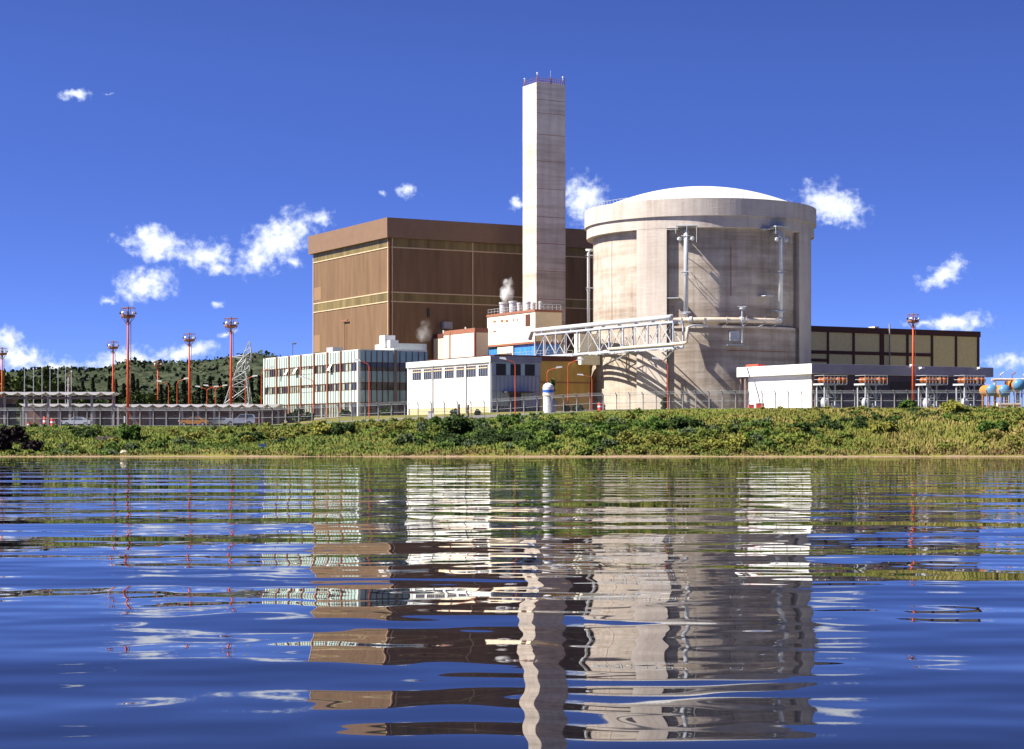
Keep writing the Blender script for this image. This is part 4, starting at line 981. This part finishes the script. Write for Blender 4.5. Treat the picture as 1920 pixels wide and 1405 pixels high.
p = thing('pipe_rack','cream and rust pipe rack running above the blue tanks at right','pipe rack',(*XY(1880,300),6.9)); Y = 305
x0,x1 = XY(1862,Y)[0],XY(1990,Y)[0]; z = EYE+(HOR-712)/F*Y
for k,mm in ((0,M_cpipe),(.45,M_rust),(.9,M_cpipe)): MB().tube([(x0,Y+k,z),(x1,Y+k,z+.05)],.2,8).build('pipe', mm, p)
for q in range(6): x = x0+.4+q*1.9; MB().box(x-.1,x+.1,Y-.2,Y+1.2,7,z-.25).build('upright', M_yellow if q%2 else M_steel, p)
for q in range(5): x = x0+1.2+q*1.9; MB().tube([(x,Y,z+.1),(x,Y,z+.8),(x+.6,Y,z+1.2)],.12,6).build('valve_pipe', M_rust if q%2 else M_cpipe, p)
p = thing('low_tank_wall','low cream box with red brown stripes under the blue tanks','wall',onground(1891,290)); X0,X1 = XY(1870,290)[0],XY(1913,290)[0]; g = gz(X0,290)
MB().box(X0,X1,289.7,290.6,g,g+1.0).build('wall', M_creamwall, p); MB().box(X0,X1,289.66,289.69,g+.55,g+.75).build('stripe', M_rust, p)

# ------------------------------------------------------------------ trees
def tree(name, label, cat, px, ytop, Y, wpx, shape, m, n=1500, leaf=.33, ybot=None, group=None):
    X,_ = XY(px,Y); g = gz(X,Y); H = EYE+(HOR-ytop)/F*Y-g; W = wpx/2/F*Y
    t = thing(name, label, cat, (X,Y,g), group)
    tr = MB(); tr.tube([(X,Y,g-.3),(X+.1,Y,g+H*.35),(X,Y,g+H*.8)],[max(.12,H*.022),max(.09,H*.015),.05],6)
    if shape != 'cypress':
        for k in range(5): q = k*1.3; tr.tube([(X,Y,g+H*(.25+.09*k)),(X+W*.6*math.cos(q),Y+W*.6*math.sin(q),g+H*(.5+.09*k))],[H*.012,.04],5)
    tr.build('trunk', M_bark, t)
    if shape == 'cypress':
        z = rng.random(n)**.9; prof = np.interp(z,[0,.08,.35,.75,1],[.45,.85,1,.6,.08]); lum = 1+.18*np.sin(z*19+px)+.15*np.sin(z*43+px*2)
        th = rng.random(n)*6.28; rr = np.sqrt(rng.random(n))*prof*W*lum; c = np.stack([X+rr*np.cos(th),Y+rr*np.sin(th),g+H*.04+z*H*.96],1)
    else:
        nc = 16; z0 = .28 if shape == 'tree' else .05
        cz = z0+(1-z0)*rng.random(nc); cr = np.sin(np.clip((cz-z0)/(1-z0)*.8+.12,0,1)*math.pi)**.6*.75; ca_ = rng.random(nc)*6.28
        cc = np.stack([cr*W*np.cos(ca_),cr*W*np.sin(ca_),cz*H*.9],1); rad = (.22+.2*rng.random(nc))*min(W,H*.6)*1.15
        k = rng.integers(0,nc,n); d = rng.normal(size=(n,3)); d /= np.linalg.norm(d,axis=1)[:,None]; d *= (rng.random(n)**.4)[:,None]; d[:,2] *= .75
        c = cc[k]+d*rad[k][:,None]; c[:,2] = np.clip(c[:,2],.05*H,H); c += np.array([X,Y,g])
    v,f = leaf_quads(c, leaf, .2); v -= np.array([X,Y,g]); np_mesh('crown', v, f, m, parent=t)
    return t
gr = 'dark cypress trees behind the carport'
cyp = [(142,726,6),(155,714,7),(174,709,7),(205,706,9),(217,712,7),(249,702,12),(258,712,8),(313,727,7),(331,716,8),(345,703,11),(354,716,8),(371,704,8),(382,720,8),(394,707,8),(412,709,11),(424,716,9),(440,711,9),(455,708,9),(471,693,8),(486,706,11),(232,720,9),(302,722,8)]
places = {0:'leftmost dark cypress behind the left carport',3:'tall dark cypress just left of the tallest red mast',5:'broad dark cypress just right of the tallest red mast',9:'broadest cypress of the row just left of the red mast in the cypress trees',18:'tall narrow cypress right of the lattice pylon',19:'broad dark cypress beside the left edge of the mint office block'}
ords = ['first','second','third','fourth','fifth','sixth','seventh','eighth','ninth','tenth','eleventh','twelfth','thirteenth','fourteenth','fifteenth','sixteenth','seventeenth','eighteenth','nineteenth','twentieth','twenty-first','twenty-second']
orderx = sorted(range(len(cyp)), key=lambda i: cyp[i][0])
for i,(px,yt,w) in enumerate(cyp):
    lab = places.get(i) or '%s dark cypress counted from the left in the row behind the carports' % ords[orderx.index(i)]
    tree('cypress_tree', lab, 'cypress', px, yt, 470+(i*37)%40, w+2, 'cypress', M_cyp, 900, .30, group=gr)
for (px,yt,w,lab) in ((18,690,48,'broad green tree at the far left edge behind the carport'),(43,688,30,'round crowned green tree second from the left edge'),(84,684,30,'tall upright green tree left of the bright gap behind the poles'),(66,700,30,'lower green tree between the two tall crowns behind the poles'),(118,690,36,'round crowned green tree right of the bright gap behind the poles'),(100,706,26,'small green tree filling the gap low behind the poles')):
    tree('broadleaf_tree', lab, 'tree', px, yt, 430+(px%7)*3, w, 'tree', M_leaf, 3200, .42, group='green trees behind the left carport')
for (px,yt,w,lab) in ((262,731,34,'bright green rounded tree right of the tallest mast above the carport'),(235,745,26,'low pale green bush above the carport beside the tallest mast'),(326,746,26,'low green bush above the carport roof before the first twin lamp'),(285,735,26,'mid green bushy tree left of the distant short mast'),(478,742,30,'bright green tree between the pylon and the office block'),(444,752,22,'low olive bush behind the carport at the pylon foot'),(358,750,24,'low green bush between the mast and the twin lamps'),(395,752,30,'dark green bush under the twin street lamps'),(160,742,34,'low green bush behind the left carport'),(190,745,30,'low dark green bush near the carport end')):
    tree('bushy_tree', lab, 'tree', px, yt, 440, w, 'bush', M_leaf if px%2 else M_leafd, 1300, .36, group='bushy green trees behind the carports')
# dark tree belt filling behind the cypresses: a wood that reads as one mass
n = 16000; xs = rng.uniform(XY(120,525)[0],XY(500,525)[0],n); hz = 7.5+2.2*np.sin(xs*.45)+1.6*np.sin(xs*1.3+1); c = np.stack([xs, 525+rng.normal(size=n)*3, ground(xs,525+0*xs)+rng.random(n)**.7*hz],1)
v,f = leaf_quads(c,.42,.2); tag(np_mesh('tree_belt', v, f, M_leafd), 'dark green belt of trees behind the cypress row', 'woodland', kind='stuff')
# scrub wood on the slopes of the hills
n = 5000; HP = bpy.data.objects['hills'].data; hv = np.empty(len(HP.vertices)*3, np.float32); HP.vertices.foreach_get('co', hv); hv = hv.reshape(-1,3)
u_ = hv[:,0]/hv[:,1]*F+960; ok = np.where((u_>-150)&(u_<560)&(hv[:,1]<2000)&(hv[:,1]>1300))[0]; k_ = rng.choice(ok, n); c = hv[k_]+rng.normal(size=(n,3))*np.array([5,5,1.0]); c[:,2] += 1.0
c = c[(vnoise(c[:,0]*.02,c[:,1]*.02,41)+rng.random(len(c))*.8) > .1]
v,f = leaf_quads(c,1.7,.2); tag(np_mesh('hill_woodland', v, f, M_hill), 'dark green scrub woodland covering the far hills', 'woodland', kind='stuff')
for (px,yt,Y,w,lab,m_) in ((560,765,308,24,'green bush in front of the left part of the mint office block',M_leafd),(648,768,322,20,'round olive bush at the foot of the mint office block near its corner',M_leafd),(726,765,318,30,'wide green bush before the dark glazed end of the office block',M_leafd),(543,775,306,18,'small green bush by the carport end below the office block',M_leaf),(580,773,308,18,'small olive bush right of the green bush by the office block',M_leaf),
      (852,768,290,16,'small green shrub before the plinth of the white workshop',M_leafd),(895,768,290,8,'tiny green shrub before the right part of the white workshop plinth',M_leafd),(1034,706,291,18,'sparse dark tree rising behind the white storage tank',M_leafd),(1084,760,290,20,'low green shrub at the foot of the ochre wall',M_leafd),(1062,762,290,12,'tiny dark shrub beside the red lamp at the ochre wall',M_leafd),(1246,745,291,10,'narrow dark shrub at the foot of the red lamp before the reactor',M_leafd)):
    tree('garden_shrub', lab, 'shrub', px, yt, Y, w, 'bush' if px!=1034 else 'tree', m_, 420 if px!=1034 else 260, .20, group='shrubs beside the plant buildings')

# ------------------------------------------------------------------ bank vegetation
def veg_mat():
    m = bpy.data.materials.new('bank_foliage'); m.use_nodes = True; nt = m.node_tree; n = nt.nodes; b = n['Principled BSDF']
    b.inputs['Roughness'].default_value = .8; b.inputs['Specular IOR Level'].default_value = .15
    gn = N(n,'ShaderNodeNewGeometry'); mv = N(n,'ShaderNodeVectorMath',operation='MULTIPLY_ADD'); nt.links.new(gn.outputs['Normal'], mv.inputs[0]); mv.inputs[1].default_value=(.42,.42,.42); mv.inputs[2].default_value=(-.1,-.25,.6)
    nn_ = N(n,'ShaderNodeVectorMath',operation='NORMALIZE'); nt.links.new(mv.outputs[0], nn_.inputs[0]); nt.links.new(nn_.outputs[0], b.inputs['Normal'])
    a = N(n,'ShaderNodeAttribute', attribute_name='tint'); g = N(n,'ShaderNodeNewGeometry'); t = N(n,'ShaderNodeTexNoise'); t.inputs['Scale'].default_value=2.5; nt.links.new(g.outputs['Position'], t.inputs['Vector'])
    mx = N(n,'ShaderNodeMix',data_type='RGBA',blend_type='MULTIPLY'); mx.inputs[0].default_value=1; nt.links.new(a.outputs['Color'], mx.inputs[6])
    r = N(n,'ShaderNodeMapRange'); r.inputs[3].default_value=.7; r.inputs[4].default_value=1.3; nt.links.new(t.outputs['Fac'], r.inputs[0]); nt.links.new(r.outputs[0], mx.inputs[7]); nt.links.new(mx.outputs[2], b.inputs['Base Color'])
    tr = N(n,'ShaderNodeBsdfTranslucent'); nt.links.new(mx.outputs[2], tr.inputs[0]); ms = N(n,'ShaderNodeMixShader'); ms.inputs[0].default_value=.25
    nt.links.new(b.outputs[0], ms.inputs[1]); nt.links.new(tr.outputs[0], ms.inputs[2]); nt.links.new(ms.outputs[0], n['Material Output'].inputs[0]); return m
M_veg = veg_mat()
PAL = .84*np.array([(.105,.170,.030),(.175,.220,.040),(.050,.085,.022),(.215,.215,.045),(.330,.265,.085),(.190,.115,.055),(.110,.150,.065)])
def veg():
    # grass: upright narrow blades in tufts, coloured in patches
    n = 90000; X = rng.uniform(-92,98,n); Y = 251.5+rng.random(n)*33.5; u = X/Y*F+960; keep = (u>-120)&(u<2050); X,Y = X[keep],Y[keep]; n = len(X); u = X/Y*F+960
    Z = ground(X,Y); pn = vnoise(X*.09,Y*.16,21)+.5*vnoise(X*.5,Y*.6,22)+(u-1000)/900*.55
    hgt = (.18+.28*rng.random(n))*(1+.5*np.clip(pn,-1,1)); hgt *= np.clip((Y-250.6)/1.6,.2,1)*np.interp(Y,[268,276,279],[1,.5,.3])
    k = np.where(pn>.35,3,np.where(pn>-.3,1,0)); k = np.where(rng.random(n)<.06,rng.integers(0,5,n),k); k = np.where((pn>.75)&(rng.random(n)<.6),4,k); k = np.where((Y>280)&(rng.random(n)<.5),4,k)
    k = np.where((Y<253.5)&(rng.random(n)<.5),5,k)
    col = PAL[k]*((.9+.2*rng.random(n))*(1+.22*vnoise(X*.2,Y*.35,61)))[:,None]
    th = rng.random(n)*6.28; w = .06+.07*rng.random(n); lx = rng.normal(size=n)*.3*hgt; ly = rng.normal(size=n)*.3*hgt
    a = np.stack([X-np.cos(th)*w,Y-np.sin(th)*w,Z-.05],1); b = np.stack([X+np.cos(th)*w,Y+np.sin(th)*w,Z-.05],1)
    c = np.stack([X+np.cos(th)*w*.6+lx,Y+np.sin(th)*w*.6+ly,Z+hgt],1); d = np.stack([X-np.cos(th)*w*.6+lx,Y-np.sin(th)*w*.6+ly,Z+hgt],1)
    v = np.stack([a,b,c,d],1).reshape(-1,3); tag(np_mesh('bank_grass', v, np.arange(4*n).reshape(-1,4), M_veg, cols=np.repeat(col,4,0)), 'yellow green rough grass covering the lake bank', 'grass', kind='stuff')
    # scrub: many overlapping leafy clumps nobody could count
    vs, cs = [], []
    nclump = 820
    for i in range(nclump):
        for _ in range(30):
            x = rng.uniform(-88,94); y = 252.5+rng.random()**.9*27; uu = x/y*F+960
            if -60 < uu < 2000:
                dn = float(vnoise(np.array([x*.10]),np.array([y*.18]),31)[0])+.25*math.exp(-((uu-1230)/230)**2)+.18*math.exp(-((uu-850)/220)**2)+.34*(uu>1420)
                if dn > rng.uniform(-.25,.75): break
        r = rng.uniform(.5,1.7)*(1.1 if uu < 1450 else 1.0); 
        if y < 256: r *= .6
        r *= np.interp(y,[262,272,279],[.85,.38,.15])*(.75 if uu<700 else 1)
        h = r*rng.uniform(.6,1.05); m_ = int(230*r*r**.3)+60
        d = rng.normal(size=(m_,3)); d /= np.linalg.norm(d,axis=1)[:,None]; d *= (.55+.45*rng.random(m_)**.5)[:,None]; d[:,2] = np.abs(d[:,2])
        z = gz(x,y); c = np.array([x,y,z])+d*np.array([r,r,h]); c += rng.normal(size=(m_,3))*.12
        p = [.27,.26,.17,.17,.03,.04,.06] if uu < 1450 else [.10,.26,.06,.36,.12,.07,.03]
        q_ = float(vnoise(np.array([x*.13]),np.array([y*.22]),51)[0])+.25*rng.normal()
        order = [2,0,0,6,1,1,3,3] if uu < 1450 else [2,0,1,1,3,3,3,4]
        base = PAL[order[int(np.clip((q_+.8)/1.6*8,0,7))]]*rng.uniform(.8,1.1)
        v,_ = leaf_quads(c, .12+.04*rng.random(), .1); vs.append(v); cs.append(np.repeat(base[None,:]*(.85+.3*rng.random(m_))[:,None],4,0))
    v = np.concatenate(vs); cc = np.concatenate(cs); tag(np_mesh('bank_scrub', v, np.arange(len(v)).reshape(-1,4), M_veg, cols=cc), 'dense mixed green scrub growing over the bank slope', 'scrub', kind='stuff')
veg()
def bank_bush(px, py, Y, w, h, lab, base, n=1500, mt=None, name='bank_bush', leaf=.15):
    X,_ = XY(px,Y); g = gz(X,Y); r = w/2/F*Y; H = h/F*Y; t = thing(name, lab, 'bush', (X,Y,g-.1), 'distinct bushes on the lake bank')
    nc = 9; cc = np.stack([rng.uniform(-.65,.65,nc)*r, rng.uniform(-.5,.5,nc)*r, rng.uniform(.15,.7,nc)*H],1); rad = rng.uniform(.28,.5,nc)*min(r,H)
    k = rng.integers(0,nc,n); d = rng.normal(size=(n,3)); d /= np.linalg.norm(d,axis=1)[:,None]; d *= (.4+.6*rng.random(n)**.5)[:,None]; c = cc[k]+d*rad[k][:,None]*np.array([1.3,1,1]); c[:,2] = np.abs(c[:,2])
    v,_ = leaf_quads(c,leaf,.1); col = np.repeat(np.array(base)[None,:]*(.65+.7*rng.random(n))[:,None],4,0)
    np_mesh('foliage', v, np.arange(4*n).reshape(-1,4), mt or M_veg, cols=col, parent=t)
    s = MB(); 
    for q in range(5): s.tube([(X,Y,g-.2),(X+cc[q][0]*.8,Y+cc[q][1]*.8,g+cc[q][2])],[.06,.03],4)
    s.build('stem', M_bark, t)
G1,G2,G3,G4 = (.065,.12,.02),(.045,.075,.018),(.24,.24,.045),(.02,.012,.01)
for (px,Y,w,h,base,lab,mt) in ((22,262,50,36,G4,'very dark purple bush at the far left of the bank',M_purple),(-20,257,120,34,G4,'very dark purple thicket at the left border of the bank',M_purple),(55,256,60,20,G4,'low dark purple spread right of the tall purple bush',M_purple),
      (243,264,40,28,G1,'rounded deep green bush right of the pale rock',None),(165,266,60,20,G2,'low dark green bush left of the grey outfall slab',None),
      (470,264,50,20,G2,'dark olive bush below the fence left of the blue sign',None),(640,266,70,26,G2,'large dark green bush below the mint office block',None),(600,266,50,26,G3,'olive yellow bush left of the large dark one below the offices',None),
      (860,266,70,32,G2,'dark green hollowed bush left of the white chute',None),(825,270,50,18,G1,'green bush above the dark hollow left of the white chute',None),(960,272,70,16,G1,'green rounded bush right of the white chute',None),
      (1130,264,70,22,G1,'dense bright green ivy mound below the reactor left side',None),(1210,265,80,26,G1,'dense green mound below the middle of the reactor',None),(1290,264,80,26,G2,'dark green mound below the right part of the reactor',None),
      (1375,256,46,24,G3,'yellow green rounded bush at the waterline right of centre',None),(1345,256,34,18,G3,'smaller yellow green bush at the waterline left of its larger neighbour',None),
      (1500,263,40,26,G2,'dark round shrub below the corner of the low building',None),(1700,279,34,18,G1,'green shrub on the bank crest left of the right mast',None),(1778,281.2,30,20,G3,'yellow green shrub on the crest before the third silencer platform',None),
      (1800,274,44,22,G3,'yellow green shrub on the right part of the bank',None),(1655,262,50,22,G3,'olive shrub near the water at the right',None),(1860,262,60,24,G1,'green shrub low on the bank near the right edge',None)):
    bank_bush(px,0,Y,w,h,lab,base,int(380+w*h*.9),mt)
# small things on the bank
X,Y = XY(232,253.5); g = gz(X,Y); me = MB(); K = 10; prof = [(.05,.0),(.9,.05),(1.1,.35),(.8,.75),(.3,.95),(.02,1.0)]
vs = []; fs = []
for (r,z) in prof:
    for k in range(K): q = 2*math.pi*k/K; rr = .5*r*(1+.2*math.sin(q*3+z*5)+.12*math.sin(q*5)); vs.append((X+rr*math.cos(q),Y+rr*.7*math.sin(q),g-.1+.55*z*(1+.15*math.sin(q*2))))
for i in range(len(prof)-1):
    for k in range(K): fs.append((i*K+k,i*K+(k+1)%K,(i+1)*K+(k+1)%K,(i+1)*K+k))
me.add(vs,fs); tag(me.build('shore_rock', M_rock), 'pale boulder at the water edge near the left end of the bank', 'rock')
X,Y = XY(202,263); g = gz(X,Y); t = thing('outfall_slab','flat grey brown concrete outfall slab set in the left bank','slab',(X,Y,g)); MB().box(X-1.4,X+1.3,Y-1,Y+.6,g-.3,g+.45).build('slab', M_cport, t); MB().tube([(X-.2,Y-1.2,g+.1),(X-.2,Y-.9,g+.1)],.22,10).build('outlet', M_dark, t)
X,Y = XY(492,256); g = gz(X,Y); t = thing('blue_sign','small dark blue sign board on a post near the water','sign',(X,Y,g)); zc = EYE+(HOR-837)/F*Y
MB().box(X-.5,X+.5,Y-.05,Y+.0,zc-.35,zc+.3).build('board', M_sign, t); MB().tube([(X+.3,Y+.05,g-.2),(X+.3,Y+.05,zc+.2)],.04,5).build('post', M_fpost, t)
X,Y = XY(905,270); t = thing('drain_chute','short white concrete drain chute running down the middle of the bank','drain chute',(X,Y,gz(X,Y)+.4))
ch = MB(); P = [(*XY(897,276.5),EYE+(HOR-799)/F*276.5),(*XY(921,266),EYE+(HOR-820)/F*266)]
for (dx0,dx1,h) in ((-.45,.45,.0),(-.45,-.3,.35),(.3,.45,.35)): ch.add([(P[q][0]+d,P[q][1],P[q][2]+e) for e in (-.3+.0,.05+h) for (q,d) in ((0,dx0),(0,dx1),(1,dx1),(1,dx0))], BOXF)
ch.build('channel', M_white, t); 
X,Y = XY(808,288); g = gz(X,Y); t = thing('meter_cabinet','small white cabinet standing before the left part of the workshop plinth','cabinet',(X,Y,g)); MB().box(X-.45,X+.45,Y-.2,Y+.2,g,g+.95).build('case', M_white, t); MB().box(X-.5,X+.5,Y-.25,Y+.25,g+.95,g+1.02).build('lid', M_greyf, t)
gp = thing('guard_post','dark slim post before the middle of the white workshop plinth','post',(*XY(861,288),gz(*XY(861,288)))); X,Y,g = gp.location; MB().tube([(X,Y,g),(X,Y,g+1.7)],.13,8).build('shaft', M_dark, gp); MB().tube([(X,Y,g+1.7),(X,Y,g+1.95)],.17,8).build('post_cap', M_rust, gp)
gq = copy_tree(gp); gq.location = (*XY(878,286),gz(*XY(878,286))); gq['label'] = 'dark slim post right of its neighbour before the white workshop, beside the second downpipe'
for q in (gp,gq): q['group'] = 'dark posts before the workshop'
# ------------------------------------------------------------------ steam
def steam(name, lab, px, py, Y, w, h, dens, seed):
    X,_ = XY(px,Y); z = EYE+(HOR-py)/F*Y; rx = w/2/F*Y; rz = h/2/F*Y
    m = bpy.data.materials.new('steam'); m.use_nodes = True; nt = m.node_tree; n = nt.nodes; l = nt.links; n.remove(n['Principled BSDF'])
    v = N(n,'ShaderNodeVolumePrincipled'); v.inputs['Color'].default_value=(1,1,1,1); v.inputs['Anisotropy'].default_value=.0
    tc_ = N(n,'ShaderNodeTexCoord'); t_ = N(n,'ShaderNodeTexNoise'); t_.inputs['Scale'].default_value=.55; t_.inputs['Detail'].default_value=4; l.new(tc_.outputs['Object'], t_.inputs['Vector'])
    mp = N(n,'ShaderNodeMapping'); mp.inputs['Scale'].default_value=(1/rx,1/rx,1/rz); l.new(tc_.outputs['Object'], mp.inputs[0])
    ad = N(n,'ShaderNodeVectorMath',operation='MULTIPLY_ADD'); l.new(t_.outputs['Color'], ad.inputs[0]); ad.inputs[1].default_value=(1.5,1.5,1.1); l.new(mp.outputs[0], ad.inputs[2])
    sb = N(n,'ShaderNodeVectorMath',operation='SUBTRACT'); l.new(ad.outputs[0], sb.inputs[0]); sb.inputs[1].default_value=(.75,.75,.55)
    ln = N(n,'ShaderNodeVectorMath',operation='LENGTH'); l.new(sb.outputs[0], ln.inputs[0])
    mr_ = N(n,'ShaderNodeMapRange'); l.new(ln.outputs['Value'], mr_.inputs[0]); mr_.inputs[1].default_value=.75; mr_.inputs[2].default_value=.2; mr_.inputs[3].default_value=0; mr_.inputs[4].default_value=dens
    k = mth(nt,'MULTIPLY', mr_.outputs[0], mth(nt,'MULTIPLY_ADD', t_.outputs['Fac'], 4.0, -1.7, clamp=True)); l.new(k, v.inputs['Density']); l.new(v.outputs[0], n['Material Output'].inputs['Volume'])
    mb = MB().lathe([(.01,-rz),(rx*.7,-rz*.7),(rx,0),(rx*.7,rz*.7),(.01,rz)],(0,0,0),14); o = mb.build(name, m); o.location = (X,Y,z); tag(o, lab, 'steam', kind='stuff')
steam('steam_plume','white steam puff rising from the vents beside the stack foot',952,543,377,38,78,1.9,1)
steam('steam_plume','faint wisp of steam against the dark hall wall above the annex',797,620,376,44,70,.3,2)
